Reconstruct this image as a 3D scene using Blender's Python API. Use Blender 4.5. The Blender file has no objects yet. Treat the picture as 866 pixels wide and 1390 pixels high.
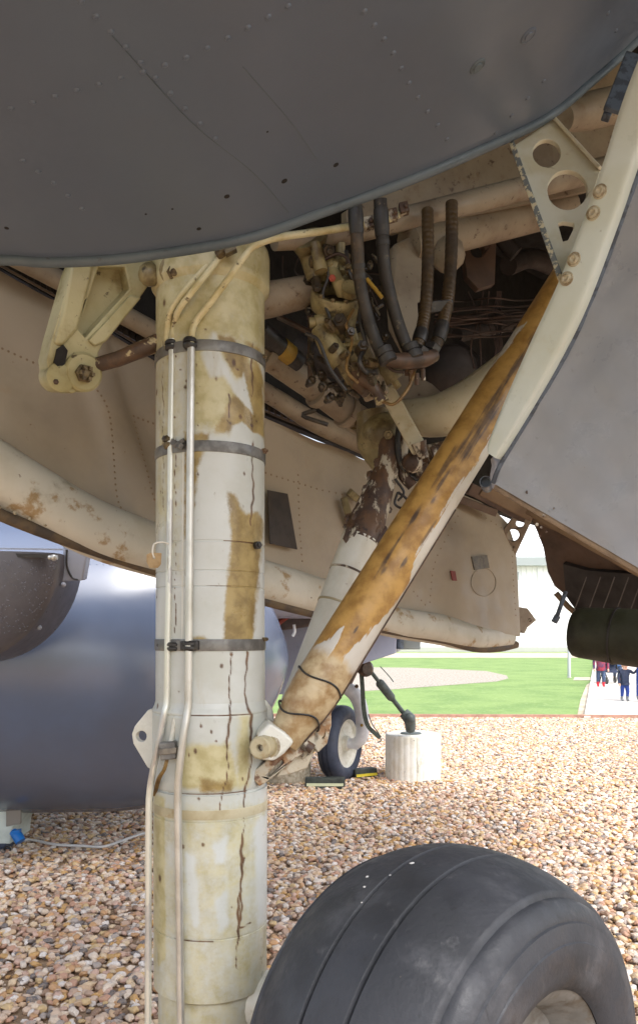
import bpy, bmesh, math, random
import numpy as np
from mathutils import Vector, Matrix
from mathutils.geometry import tessellate_polygon

random.seed(7)
rng = np.random.default_rng(7)
S = bpy.context.scene
COL = S.collection
V = Vector
R = math.radians

# ------------------------------------------------------------------ camera
F = 1100.0          # focal length in pixels of the 866 px wide photograph
HX, HY, EYE = 433.0, 865.0, 1.35
cd = bpy.data.cameras.new('camera')
cam = bpy.data.objects.new('camera', cd)
COL.objects.link(cam)
cam.location = (0, 0, EYE)
cam.rotation_euler = (R(90), 0, 0)
cd.sensor_fit = 'HORIZONTAL'
cd.sensor_width = 36
cd.lens = F / 866 * 36
cd.shift_y = 170 / 866
cd.clip_start = 0.05
cd.clip_end = 2000
S.camera = cam

# ------------------------------------------------------------------ light
SUN_EL, SUN_ROT = 54, 140
w = bpy.data.worlds.new('World')
S.world = w
w.use_nodes = True
nt = w.node_tree
nt.nodes.clear()
sky = nt.nodes.new('ShaderNodeTexSky')
sky.sky_type = 'NISHITA'
sky.sun_disc = False
sky.sun_elevation = R(SUN_EL)
sky.sun_rotation = R(SUN_ROT)
sky.air_density = 1.0
sky.dust_density = 4.0
hs = nt.nodes.new('ShaderNodeHueSaturation')
hs.inputs['Saturation'].default_value = 0.45
bg = nt.nodes.new('ShaderNodeBackground')
bg.inputs['Strength'].default_value = 0.15
wo = nt.nodes.new('ShaderNodeOutputWorld')
nt.links.new(sky.outputs[0], hs.inputs['Color'])
nt.links.new(hs.outputs[0], bg.inputs['Color'])
nt.links.new(bg.outputs[0], wo.inputs['Surface'])
sl = bpy.data.lights.new('sun', 'SUN')
sl.energy = 0.85
sl.angle = R(35)
sl.color = (1, 0.975, 0.94)
so = bpy.data.objects.new('sun', sl)
COL.objects.link(so)
# sun direction: Nishita rotation is measured from +Y clockwise seen from above
az = R(SUN_ROT)
sd = V((math.sin(az) * math.cos(R(SUN_EL)), math.cos(az) * math.cos(R(SUN_EL)), math.sin(R(SUN_EL))))
so.rotation_euler = sd.to_track_quat('Z', 'Y').to_euler()
S.view_settings.view_transform = 'Standard'
S.view_settings.look = 'None'
S.view_settings.gamma = 1
S.view_settings.exposure = 1.35
S.cycles.max_bounces = 8
S.cycles.diffuse_bounces = 5


# ------------------------------------------------------------------ helpers
def P(px, py, d):
    return V(((px - HX) / F * d, d, EYE - (py - HY) / F * d))


def G(px, py, z=0.0):
    """point of the ground seen at this pixel"""
    d = (EYE - z) * F / (py - HY)
    return V(((px - HX) / F * d, d, z))


def pr(px, d):
    return px * d / F


def lin(r, g, b):
    f = lambda c: (c / 255 / 12.92) if c <= 10 else ((c / 255 + 0.055) / 1.055) ** 2.4
    return (f(r), f(g), f(b))


class Plane:
    """plane through three (px, py, depth) points; depth at any pixel"""
    def __init__(s, a, b, c):
        m = np.array([[1, p[0], p[1]] for p in (a, b, c)], float)
        s.k = np.linalg.solve(m, np.array([1 / p[2] for p in (a, b, c)]))
        p = [P(*q) for q in (a, b, c)]
        n = (p[1] - p[0]).cross(p[2] - p[0]).normalized()
        if n.dot(V((0, 0, EYE)) - p[0]) < 0:
            n = -n
        s.n = n                       # towards the camera

    def d(s, px, py):
        return 1 / (s.k[0] + s.k[1] * px + s.k[2] * py)

    def p(s, px, py, off=0.0):
        return P(px, py, s.d(px, py)) + s.n * off


def spline(pts, n):
    """Catmull-Rom through points (tuples or vectors), n samples per span"""
    a = np.array([list(p) for p in pts], float)
    if len(a) < 3:
        t = np.linspace(0, 1, n + 1)[:, None]
        return a[0] * (1 - t) + a[1] * t
    e = np.vstack([2 * a[0] - a[1], a, 2 * a[-1] - a[-2]])
    out = []
    for i in range(1, len(e) - 2):
        p0, p1, p2, p3 = e[i - 1], e[i], e[i + 1], e[i + 2]
        for t in np.arange(n) / n:
            out.append(0.5 * ((2 * p1) + (-p0 + p2) * t + (2 * p0 - 5 * p1 + 4 * p2 - p3) * t * t + (-p0 + 3 * p1 - 3 * p2 + p3) * t ** 3))
    out.append(e[-2])
    return np.array(out)


def basis(axis):
    a = V(axis).normalized()
    h = V((0, 0, 1)) if abs(a.z) < 0.9 else V((1, 0, 0))
    u = a.cross(h).normalized()
    return a, u, a.cross(u).normalized()


class MB:
    def __init__(s):
        s.v, s.f = [], []

    def tube(s, pts, r, seg=12, n=0, cap=True):
        pts = [V(p) for p in (spline(pts, n) if n else pts)]
        m = len(pts)
        if isinstance(r, (int, float)):
            rs = [r] * m
        else:
            rs = list(np.interp(np.linspace(0, 1, m), np.linspace(0, 1, len(r)), r))
        t0 = (pts[1] - pts[0]).normalized()
        _, u, _ = basis(t0)
        b0 = len(s.v)
        for i, p in enumerate(pts):
            t = (pts[min(i + 1, m - 1)] - pts[max(i - 1, 0)]).normalized()
            u = (u - t * u.dot(t)).normalized()
            w_ = t.cross(u)
            for k in range(seg):
                a = 2 * math.pi * k / seg
                s.v.append(p + (u * math.cos(a) + w_ * math.sin(a)) * rs[i])
        for i in range(m - 1):
            for k in range(seg):
                k2 = (k + 1) % seg
                s.f.append((b0 + i * seg + k, b0 + i * seg + k2, b0 + (i + 1) * seg + k2, b0 + (i + 1) * seg + k))
        if cap:
            s.f.append(tuple(b0 + k for k in range(seg))[::-1])
            s.f.append(tuple(b0 + (m - 1) * seg + k for k in range(seg)))
        return s

    def lathe(s, origin, axis, prof, seg=32, cap=True, ref=None):
        """prof: list of (t along axis, radius)"""
        a, u, w_ = basis(axis)
        o = V(origin)
        b0 = len(s.v)
        for t, r in prof:
            for k in range(seg):
                g = 2 * math.pi * k / seg
                s.v.append(o + a * t + (u * math.cos(g) + w_ * math.sin(g)) * r)
        m = len(prof)
        for i in range(m - 1):
            for k in range(seg):
                k2 = (k + 1) % seg
                s.f.append((b0 + i * seg + k, b0 + i * seg + k2, b0 + (i + 1) * seg + k2, b0 + (i + 1) * seg + k))
        if cap:
            s.f.append(tuple(b0 + k for k in range(seg))[::-1])
            s.f.append(tuple(b0 + (m - 1) * seg + k for k in range(seg)))
        return s

    def box(s, c, hx, hy, hz):
        c, hx, hy, hz = V(c), V(hx), V(hy), V(hz)
        b = len(s.v)
        for i in (-1, 1):
            for j in (-1, 1):
                for k in (-1, 1):
                    s.v.append(c + hx * i + hy * j + hz * k)
        for q in ((0, 1, 3, 2), (4, 6, 7, 5), (0, 4, 5, 1), (2, 3, 7, 6), (0, 2, 6, 4), (1, 5, 7, 3)):
            s.f.append(tuple(b + i for i in q))
        return s

    def bar(s, a, b, wdt, thk, up=None):
        """rectangular bar from a to b"""
        a, b = V(a), V(b)
        ax = b - a
        view = (a - V((0, 0, EYE))).normalized() if up is None else V(up)
        side = ax.cross(view).normalized()
        nrm = ax.cross(side).normalized()
        return s.box((a + b) / 2, ax / 2, side * wdt / 2, nrm * thk / 2)

    def plate(s, poly, ext, holes=()):
        """poly and holes: lists of 3-D points of one plane; ext: thickness vector"""
        loops = [[V(p) for p in poly]] + [[V(p) for p in h] for h in holes]
        flat = [p for l in loops for p in l]
        tris = tessellate_polygon(loops)
        e = V(ext)
        n = len(flat)
        b = len(s.v)
        s.v += flat + [p + e for p in flat]
        # orient with the extrusion
        for t in tris:
            q = [flat[i] for i in t]
            nn = (q[1] - q[0]).cross(q[2] - q[0])
            t = tuple(t) if nn.dot(e) < 0 else tuple(t)[::-1]
            s.f.append(tuple(b + i for i in t))
            s.f.append(tuple(b + n + i for i in t[::-1]))
        o = 0
        for l in loops:
            for i in range(len(l)):
                j = (i + 1) % len(l)
                s.f.append((b + o + i, b + o + j, b + n + o + j, b + n + o + i))
            o += len(l)
        return s

    def grid(s, pts, thick=None):
        """pts[i][j] vectors; thick: vector or None"""
        ni, nj = len(pts), len(pts[0])
        b = len(s.v)
        for row in pts:
            s.v += [V(p) for p in row]
        for i in range(ni - 1):
            for j in range(nj - 1):
                s.f.append((b + i * nj + j, b + i * nj + j + 1, b + (i + 1) * nj + j + 1, b + (i + 1) * nj + j))
        if thick is not None:
            t = V(thick)
            c = len(s.v)
            for row in pts:
                s.v += [V(p) + t for p in row]
            for i in range(ni - 1):
                for j in range(nj - 1):
                    s.f.append((c + i * nj + j, c + (i + 1) * nj + j, c + (i + 1) * nj + j + 1, c + i * nj + j + 1))
            edge = [(0, j) for j in range(nj)] + [(i, nj - 1) for i in range(1, ni)] + [(ni - 1, j) for j in range(nj - 2, -1, -1)] + [(i, 0) for i in range(ni - 2, 0, -1)]
            for q in range(len(edge)):
                (i, j), (k, l) = edge[q], edge[(q + 1) % len(edge)]
                s.f.append((b + i * nj + j, b + k * nj + l, c + k * nj + l, c + i * nj + j))
        return s

    def ball(s, c, r, axes=None, seg=10, rings=6):
        c = V(c)
        ax = axes or (V((1, 0, 0)), V((0, 1, 0)), V((0, 0, 1)))
        b = len(s.v)
        for i in range(rings + 1):
            t = math.pi * i / rings
            for k in range(seg):
                g = 2 * math.pi * k / seg
                s.v.append(c + (ax[0] * math.sin(t) * math.cos(g) + ax[1] * math.sin(t) * math.sin(g) + ax[2] * math.cos(t)) * r)
        for i in range(rings):
            for k in range(seg):
                k2 = (k + 1) % seg
                s.f.append((b + i * seg + k, b + i * seg + k2, b + (i + 1) * seg + k2, b + (i + 1) * seg + k))
        return s


def offset_of(o):
    p = V((0, 0, 0))
    while o:
        p += o.location
        o = o.parent
    return p


def obj(name, mb, mat, parent=None, smooth=38, bevel=0, label=None, kind=None, weld=False):
    off = offset_of(parent)
    me = bpy.data.meshes.new(name)
    me.from_pydata([tuple(v - off) for v in mb.v], [], mb.f)
    bm = bmesh.new()
    bm.from_mesh(me)
    if weld:
        bmesh.ops.remove_doubles(bm, verts=bm.verts, dist=1e-5)
    bmesh.ops.recalc_face_normals(bm, faces=bm.faces)
    bm.to_mesh(me)
    bm.free()
    if smooth:
        me.polygons.foreach_set('use_smooth', [True] * len(me.polygons))
        me.set_sharp_from_angle(angle=R(smooth))
    for m in (mat if isinstance(mat, list) else [mat]):
        me.materials.append(m)
    o = bpy.data.objects.new(name, me)
    COL.objects.link(o)
    if parent:
        o.parent = parent
    if bevel:
        b = o.modifiers.new('bevel', 'BEVEL')
        b.width = bevel
        b.segments = 3
        b.limit_method = 'ANGLE'
        b.angle_limit = R(40)
    if label:
        o['label'] = label
    if kind:
        o['kind'] = kind
    return o


def thing(name, label, cat, loc=(0, 0, 0), group=None):
    o = bpy.data.objects.new(name, None)
    o.empty_display_size = 0.1
    o.location = loc
    COL.objects.link(o)
    o['label'] = label
    o['category'] = cat
    if group:
        o['group'] = group
    return o


def tag(o, label, cat, group=None):
    o['label'] = label
    o['category'] = cat
    if group:
        o['group'] = group
    return o


def circ(px, py, r, n=24, rx=None, rot=0):
    rx = rx or r
    return [(px + math.cos(rot) * rx * math.cos(a) - math.sin(rot) * r * math.sin(a), py + math.sin(rot) * rx * math.cos(a) + math.cos(rot) * r * math.sin(a)) for a in np.linspace(0, 2 * math.pi, n, endpoint=False)]


# ------------------------------------------------------------------ materials
def nodemat(name):
    m = bpy.data.materials.new(name)
    m.use_nodes = True
    n = m.node_tree
    b = n.nodes['Principled BSDF']
    return m, n, b


def rgba(c):
    return (c[0], c[1], c[2], 1)


def _noise(n, vec, scale, detail=5, rough=0.6):
    t = n.nodes.new('ShaderNodeTexNoise')
    t.inputs['Scale'].default_value = scale
    t.inputs['Detail'].default_value = detail
    t.inputs['Roughness'].default_value = rough
    n.links.new(vec, t.inputs['Vector'])
    return t.outputs['Fac']


def _range(n, val, a, b, lo=0, hi=1):
    t = n.nodes.new('ShaderNodeMapRange')
    t.interpolation_type = 'SMOOTHSTEP'
    t.inputs['From Min'].default_value = a
    t.inputs['From Max'].default_value = b
    t.inputs['To Min'].default_value = lo
    t.inputs['To Max'].default_value = hi
    n.links.new(val, t.inputs['Value'])
    return t.outputs['Result']


def _math(n, op, a, b):
    t = n.nodes.new('ShaderNodeMath')
    t.operation = op
    for i, x in enumerate((a, b)):
        if isinstance(x, (int, float)):
            t.inputs[i].default_value = x
        else:
            n.links.new(x, t.inputs[i])
    return t.outputs[0]


def _mix(n, fac, a, b):
    t = n.nodes.new('ShaderNodeMix')
    t.data_type = 'RGBA'
    if isinstance(fac, (int, float)):
        t.inputs[0].default_value = fac
    else:
        n.links.new(fac, t.inputs[0])
    for i, x in ((6, a), (7, b)):
        if isinstance(x, tuple):
            t.inputs[i].default_value = rgba(x)
        else:
            n.links.new(x, t.inputs[i])
    return t.outputs[2]


def paint(name, col, var=None, vs=3.0, vr=(0.4, 0.65), layers=(), rough=0.5, rvar=0.15, metal=0.0, bump=0.15, bs=80, masks=None, coat=0.0, spec=0.5, mscale=45, mnoise=0.7, bd=0.004):
    """layers: (colour, noise scale, lo, hi, stretch xyz, amount)"""
    m, n, b = nodemat(name)
    tc = n.nodes.new('ShaderNodeTexCoord').outputs['Object']
    c = rgba(col)[:3]
    if var:
        f = _range(n, _noise(n, tc, vs), vr[0], vr[1])
        c = _mix(n, f, c, tuple(var))
    for (lc, sc, lo, hi, st, am) in layers:
        vec = tc
        if st:
            mp = n.nodes.new('ShaderNodeMapping')
            mp.inputs['Scale'].default_value = st
            n.links.new(tc, mp.inputs['Vector'])
            vec = mp.outputs[0]
        f = _range(n, _noise(n, vec, sc, 7, 0.65), lo, hi, 0, am)
        c = _mix(n, f, c, tuple(lc))
    if masks:
        at = n.nodes.new('ShaderNodeAttribute')
        at.attribute_name = 'mask'
        sp = n.nodes.new('ShaderNodeSeparateColor')
        n.links.new(at.outputs['Color'], sp.inputs[0])
        mp2 = n.nodes.new('ShaderNodeMapping')
        mp2.inputs['Scale'].default_value = (1, 1, .35)
        n.links.new(tc, mp2.inputs['Vector'])
        nz = _math(n, 'MULTIPLY', _math(n, 'SUBTRACT', _noise(n, tc, mscale, 6, 0.7), 0.5), mnoise)
        nz = _math(n, 'ADD', nz, _math(n, 'MULTIPLY', _math(n, 'SUBTRACT', _noise(n, mp2.outputs[0], 11, 4, .6), 0.5), mnoise * .9))
        relief = None
        for ch, mc, mc2, w_ in masks:
            f = _range(n, _math(n, 'ADD', sp.outputs[ch], nz), 0.5 - w_, 0.5 + w_)
            f = _math(n, 'MULTIPLY', f, _range(n, sp.outputs[ch], 0.02, 0.12))
            cc = _mix(n, _range(n, _noise(n, tc, 22, 6), 0.35, 0.68), tuple(mc), tuple(mc2))
            c = _mix(n, f, c, cc)
            if ch == (1 if name == 'strut_paint' else 0):
                relief = f
    if isinstance(c, tuple):
        b.inputs['Base Color'].default_value = rgba(c)
    else:
        n.links.new(c, b.inputs['Base Color'])
    b.inputs['Metallic'].default_value = metal
    b.inputs['Specular IOR Level'].default_value = spec
    b.inputs['Coat Weight'].default_value = coat
    if rvar:
        n.links.new(_range(n, _noise(n, tc, 14), 0.3, 0.7, max(0.02, rough - rvar), min(1, rough + rvar)), b.inputs['Roughness'])
    else:
        b.inputs['Roughness'].default_value = rough
    if bump:
        bp = n.nodes.new('ShaderNodeBump')
        bp.inputs['Strength'].default_value = bump
        bp.inputs['Distance'].default_value = bd
        hh = _noise(n, tc, bs, 6)
        if masks and relief is not None:
            hh = _math(n, 'SUBTRACT', hh, _math(n, 'MULTIPLY', relief, 1.6))
        n.links.new(hh, bp.inputs['Height'])
        n.links.new(bp.outputs[0], b.inputs['Normal'])
    return m


RUST = lin(96, 58, 34)
DIRT = lin(78, 66, 48)
M = {}
M['belly'] = paint('belly_paint', lin(84, 97, 117), lin(96, 108, 126), 1.1, (.2, .8), layers=[(lin(94, 96, 104), .7, .3, .8, None, .5)], rough=.36, rvar=.03, bump=.05, bs=240)
M['rim'] = paint('rim_paint', lin(90, 102, 112), lin(76, 88, 98), 6, layers=[(lin(60, 50, 42), 25, .62, .72, None, .8)], rough=.5)
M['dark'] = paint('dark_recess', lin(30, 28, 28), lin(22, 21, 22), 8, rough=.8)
M['strut'] = paint('strut_paint', lin(196, 200, 198), lin(184, 187, 180), 5, layers=[(lin(168, 158, 130), 14, .58, .78, (1, 1, .25), .6), (lin(120, 105, 80), 60, .66, .74, (1, 1, .5), .7)], rough=.42, bump=.12, bs=70,
                   masks=[(0, lin(192, 185, 148), lin(166, 156, 112), .3), (1, lin(164, 144, 94), lin(128, 108, 66), .2), (2, lin(112, 82, 56), lin(76, 54, 40), .34)])
M['brace'] = paint('brace_paint', lin(196, 193, 186), lin(182, 178, 166), 6, layers=[(lin(150, 140, 118), 30, .6, .75, None, .4)], rough=.45, bump=.25, bs=50,
                   masks=[(0, lin(182, 144, 80), lin(142, 106, 54), .06), (1, lin(190, 172, 138), lin(146, 116, 76), .2), (2, lin(116, 92, 64), lin(72, 58, 48), .34)], mscale=34, mnoise=.6)
M['cream'] = paint('cream_paint', lin(188, 180, 154), lin(166, 154, 122), 7, layers=[(lin(150, 122, 78), 20, .56, .72, None, .6), (RUST, 45, .63, .71, None, .8)], rough=.5, bump=.2)
M['olive'] = paint('olive_cast_paint', lin(176, 170, 134), lin(156, 148, 106), 6, layers=[(lin(120, 104, 62), 12, .52, .72, None, .7), (lin(64, 52, 38), 40, .62, .7, None, .9)], rough=.5, bump=.2)
M['white'] = paint('white_paint', lin(216, 216, 208), lin(200, 198, 186), 6, layers=[(lin(160, 150, 125), 18, .6, .75, None, .5), (RUST, 50, .68, .74, None, .7)], rough=.4, bump=.1)
M['bar'] = paint('frame_paint', lin(202, 210, 206), lin(196, 202, 192), 4, layers=[(lin(176, 166, 132), 9, .56, .75, None, .45), (lin(120, 112, 96), 55, .68, .74, None, .6)], rough=.38, bump=.08)
M['tri'] = paint('bracket_paint', lin(206, 205, 192), lin(194, 188, 164), 8, layers=[(lin(150, 120, 74), 18, .6, .74, None, .6)], rough=.45)
M['chip'] = paint('chipped_edge', lin(108, 116, 122), lin(200, 194, 170), 60, (.5, .56), rough=.5)
M['cave'] = paint('cave_shade_paint', lin(48, 40, 38), lin(36, 31, 30), 8, rough=.7)  # pipes coloured near black to put the deep bay's shade into the paint
M['rivetbeige'] = paint('beige_rivet', lin(140, 118, 92), rough=.5)
M['rustcream'] = paint('rust_run_cream', lin(184, 176, 158), lin(166, 150, 120), 8, layers=[(lin(140, 100, 58), 14, .5, .62, None, .9), (RUST, 26, .56, .64, None, .9)], rough=.55, bump=.35)
M['bay'] = paint('bay_paint', lin(144, 132, 114), lin(124, 110, 94), 5, layers=[(lin(112, 86, 58), 12, .54, .75, None, .7), (lin(70, 50, 36), 40, .6, .7, None, .9)], rough=.6, bump=.25)
M['bayold'] = paint('stained_cast_paint', lin(146, 134, 96), lin(118, 106, 72), 10, layers=[(lin(78, 62, 38), 11, .44, .64, None, .85), (lin(46, 38, 30), 30, .58, .68, None, .85)], rough=.45, bump=.2)
M['door'] = paint('door_inner_paint', lin(172, 158, 138), lin(158, 146, 130), 2.2, layers=[(lin(150, 138, 118), 3, .5, .75, None, .5), (lin(120, 92, 60), 40, .68, .74, None, .7), (lin(172, 140, 104), 10, .6, .8, None, .4)], rough=.55, bump=.1, bs=40)
M['lip'] = paint('door_lip_paint', lin(204, 200, 188), lin(190, 184, 168), 4, layers=[(lin(150, 116, 60), 9, .57, .66, None, .8), (lin(110, 96, 56), 5, .55, .72, None, .7), (lin(90, 66, 40), 40, .67, .72, None, .8)], rough=.5, bump=.15)
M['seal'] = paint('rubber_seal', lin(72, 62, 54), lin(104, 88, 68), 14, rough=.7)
M['skin'] = paint('grey_skin', lin(150, 153, 160), lin(138, 142, 150), 2.2, layers=[(lin(166, 168, 174), 12, .55, .75, None, .5), (lin(120, 98, 80), 70, .72, .75, None, .8), (lin(112, 108, 112), 6, .6, .8, (1, 1, .3), .4)], rough=.34, bump=.06, bs=22, bd=.01)
M['skinedge'] = paint('skin_edge', lin(88, 98, 112), lin(64, 70, 80), 40, (.5, .6), rough=.5)
M['beigeedge'] = paint('door_edge', lin(150, 132, 112), lin(120, 104, 88), 20, rough=.6)
M['brown'] = paint('brown_fairing', lin(92, 72, 60), lin(76, 60, 52), 6, layers=[(lin(58, 46, 42), 14, .55, .7, None, .6)], rough=.6)
M['tan'] = paint('tan_strip', lin(128, 104, 78), lin(108, 86, 66), 9, rough=.6)
M['louvre'] = paint('black_panel', lin(44, 40, 40), lin(30, 28, 28), 10, rough=.55)
M['drum'] = paint('green_black', lin(44, 45, 32), lin(56, 58, 34), 3, layers=[(lin(26, 24, 22), 6, .45, .7, None, .8)], rough=.65)
M['ribline'] = paint('grey_line', lin(96, 92, 90), rough=.5)
M['pod'] = paint('pod_paint', lin(98, 112, 140), lin(94, 104, 126), .8, layers=[(lin(98, 98, 108), .9, .4, .9, None, .6)], rough=.24, rvar=.02, bump=0, coat=.0, spec=1.0)
M['cap'] = paint('cap_paint', lin(94, 92, 98), lin(84, 82, 88), 4, rough=.35, rvar=.08, bump=.1, bs=120)
M['drop'] = paint('water', lin(104, 104, 112), rough=.1, rvar=0, bump=0)
M['podlight'] = paint('pale_grey', lin(160, 164, 178), lin(150, 154, 168), 4, rough=.4)
M['steel'] = paint('worn_steel', (.62, .61, .57), (.5, .48, .43), 9, layers=[(lin(206, 204, 190), 24, .62, .66, (1, 1, .12), 1.0)], rough=.36, rvar=.08, metal=.6, bump=.05)
M['pipe'] = paint('painted_pipe', lin(208, 200, 164), lin(186, 172, 124), 12, layers=[(lin(80, 66, 46), 45, .58, .66, None, .9)], rough=.45)
M['halfpipe'] = paint('half_painted_pipe', (.55, .54, .52), (.45, .44, .42), 9, layers=[(lin(214, 214, 204), 16, .44, .48, (1, 1, .25), 1.0)], rough=.35, rvar=.06, metal=.5, bump=.1)
M['band'] = paint('clamp_steel', lin(128, 127, 124), lin(92, 90, 88), 16, layers=[(lin(150, 148, 144), 8, .58, .7, None, .6)], rough=.42, metal=.3)
M['black'] = paint('black_fitting', lin(44, 42, 42), lin(66, 62, 58), 40, (.5, .7), rough=.45)
M['grease'] = paint('greasy_steel', lin(66, 56, 42), lin(40, 34, 28), 30, layers=[(lin(128, 116, 80), 24, .6, .68, None, .7)], rough=.4)
M['bolt'] = paint('greasy_bolt', lin(110, 96, 68), lin(60, 48, 34), 60, rough=.45, metal=.3)
M['boltlight'] = paint('painted_bolt', lin(176, 168, 146), lin(126, 110, 84), 60, rough=.45)
M['hose'] = paint('black_hose', lin(46, 42, 40), lin(32, 30, 29), 20, layers=[(lin(112, 100, 80), 34, .57, .66, None, .8), (lin(84, 66, 42), 9, .55, .7, None, .6)], rough=.55, bump=.3, bs=150)
M['hosebrown'] = paint('brown_hose', lin(76, 60, 38), lin(56, 44, 30), 14, layers=[(lin(120, 88, 44), 10, .55, .7, None, .5)], rough=.5, bump=.3, bs=150)
M['copper'] = paint('stained_union', lin(86, 66, 52), lin(54, 42, 34), 20, rough=.45)
M['rusty'] = paint('rusty_link', lin(70, 54, 46), lin(98, 72, 50), 18, layers=[(lin(190, 182, 164), 22, .52, .58, (1, 1, .4), .9), (lin(40, 28, 26), 40, .55, .65, None, .8)], rough=.6, bump=.4)
M['rod'] = paint('brown_rod', lin(92, 70, 52), lin(66, 50, 40), 18, layers=[(lin(186, 172, 134), 20, .56, .6, None, .9)], rough=.5)
M['wire'] = paint('brown_wire', lin(60, 42, 34), lin(40, 30, 26), 10, rough=.6)
M['yellow'] = paint('yellow_band', lin(172, 140, 52), lin(140, 110, 40), 20, rough=.5)
M['goldwire'] = paint('gold_wire', lin(126, 100, 56), lin(96, 72, 40), 40, rough=.45)
M['tyre'] = paint('tyre_rubber', lin(52, 54, 60), lin(44, 46, 51), 5, layers=[(lin(92, 93, 98), 6, .52, .75, None, .55), (lin(104, 104, 106), 18, .6, .75, (1, 1, .25), .5), (lin(140, 132, 120), 80, .7, .76, None, .7), (lin(34, 35, 38), 50, .62, .7, (1, 1, .2), .6)], rough=.62, bump=.45, bs=70)
M['tyre2'] = paint('old_tyre_rubber', lin(62, 70, 88), lin(48, 54, 70), 6, rough=.6)
M['hubgrey'] = paint('hub_paint', lin(120, 120, 118), lin(98, 98, 96), 8, layers=[(DIRT, 14, .5, .7, None, .8)], rough=.5)
M['placard'] = paint('dark_placard', lin(66, 56, 48), lin(54, 46, 40), 20, rough=.5)
M['vent'] = paint('grey_vent', lin(120, 112, 100), lin(96, 90, 82), 60, rough=.5)
M['red'] = paint('red_mark', lin(150, 62, 46), lin(128, 54, 44), 20, rough=.5)
M['concrete'] = paint('white_block', lin(240, 239, 232), lin(228, 224, 210), 10, layers=[(lin(108, 100, 70), 12, .58, .7, (1, 1, .3), .7), (lin(80, 74, 60), 30, .64, .7, (1, 1, .5), .7)], rough=.8, bump=.3)
M['pebbledash'] = paint('rough_block', lin(190, 180, 160), lin(150, 138, 116), 30, rough=.9, bump=.6, bs=60, bd=.01)
M['tie'] = paint('tie_down', lin(88, 98, 96), lin(70, 78, 76), 20, rough=.55)
M['strap'] = paint('strap', lin(84, 92, 84), lin(64, 72, 66), 20, rough=.8)
M['chock'] = paint('chock_rubber', lin(58, 64, 58), lin(46, 50, 46), 14, rough=.75)
M['cream_stripe'] = paint('chock_stripe', lin(200, 204, 170), rough=.6)
M['yellow_stripe'] = paint('chock_yellow', lin(220, 200, 50), rough=.6)
M['hangar'] = paint('hangar_cladding', lin(250, 251, 252), lin(246, 248, 250), .1, rough=.5, bump=0)
M['roof'] = paint('hangar_roof', lin(244, 247, 250), lin(238, 241, 245), .2, rough=.5, bump=0)
M['gutter'] = paint('gutter_grey', lin(150, 158, 158), rough=.5, bump=0)
M['plinth'] = paint('plinth_grey', lin(176, 176, 172), rough=.7)
M['path'] = paint('path_concrete', lin(206, 200, 190), lin(192, 186, 178), .6, layers=[(lin(150, 142, 130), 3, .58, .75, None, .4)], rough=.85, bump=.2)
M['kerb'] = paint('kerb_stone', lin(200, 198, 190), lin(180, 176, 168), 3, rough=.8)
M['edging'] = paint('edging_brick', lin(180, 140, 122), lin(156, 120, 104), 8, rough=.85)
M['box'] = paint('cart_paint', lin(206, 216, 210), lin(190, 200, 194), 8, rough=.45)
M['boxpanel'] = paint('cart_panel', lin(132, 126, 118), rough=.5)
M['blue'] = paint('blue_plug', lin(24, 110, 190), rough=.4)
M['cable'] = paint('pale_cable', lin(200, 198, 196), rough=.5)
M['cardboard'] = paint('manila_tag', lin(172, 148, 112), lin(154, 128, 92), 30, rough=.8)
M['string'] = paint('white_string', lin(220, 216, 206), rough=.8)
M['post'] = paint('post_paint', lin(176, 182, 184), rough=.5)
M['rimwhite'] = paint('wheel_rim_paint', lin(222, 220, 208), lin(204, 200, 182), 14, layers=[(lin(120, 96, 66), 40, .66, .72, None, .7)], rough=.4)
M['forkwhite'] = paint('fork_paint', lin(226, 228, 232), lin(212, 214, 220), 10, rough=.35)
M['belly2'] = paint('lilac_belly', lin(176, 180, 198), lin(166, 170, 190), 3, rough=.4)
M['dkbrown'] = paint('dark_belly', lin(96, 82, 76), lin(76, 66, 64), 5, rough=.5)


def ground_mat(name, c1, c2, c3, s1, s2, rough=.9, bump=.3, bs=40):
    return paint(name, c1, c2, s1, layers=[(c3, s2, .5, .72, None, .7)], rough=rough, bump=bump, bs=bs, bd=.02)


M['lawn'] = ground_mat('lawn_grass', lin(124, 150, 84), lin(104, 134, 70), lin(156, 172, 112), .8, 9, bump=.8, bs=30)
M['ground'] = ground_mat('far_ground', lin(122, 140, 84), lin(108, 128, 72), lin(140, 146, 100), .1, 1)
M['gravelbed'] = ground_mat('gravel_bed', lin(176, 148, 120), lin(150, 126, 100), lin(196, 170, 140), 14, 50, bump=.8)
M['shingle'] = ground_mat('far_shingle', lin(176, 168, 156), lin(134, 124, 112), lin(200, 194, 184), 14, 22, bump=.9, bs=26)
M['dirt'] = ground_mat('dirt_strip', lin(200, 186, 166), lin(180, 164, 142), lin(150, 140, 110), 1, 4)

# ------------------------------------------------------------------ setting
def sheet(name, poly, z, mat):
    mb = MB()
    mb.v = [V((p[0], p[1], z)) for p in poly]
    mb.f = [tuple(range(len(poly)))]
    return obj(name, mb, mat, smooth=0, kind='structure')


sheet('ground', [(-400, -60), (400, -60), (400, 900), (-400, 900)], -0.03, M['ground'])
EDGE_Y = 13.5
sheet('gravel_bed', [(-16, -14), (16, -14), (16, EDGE_Y - .55), (0.2, EDGE_Y), (-16, EDGE_Y + .6)], 0.0, M['gravelbed'])


def gp(pts, z=0.0):
    return [tuple(G(x, y))[:2] for x, y in pts]


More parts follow.
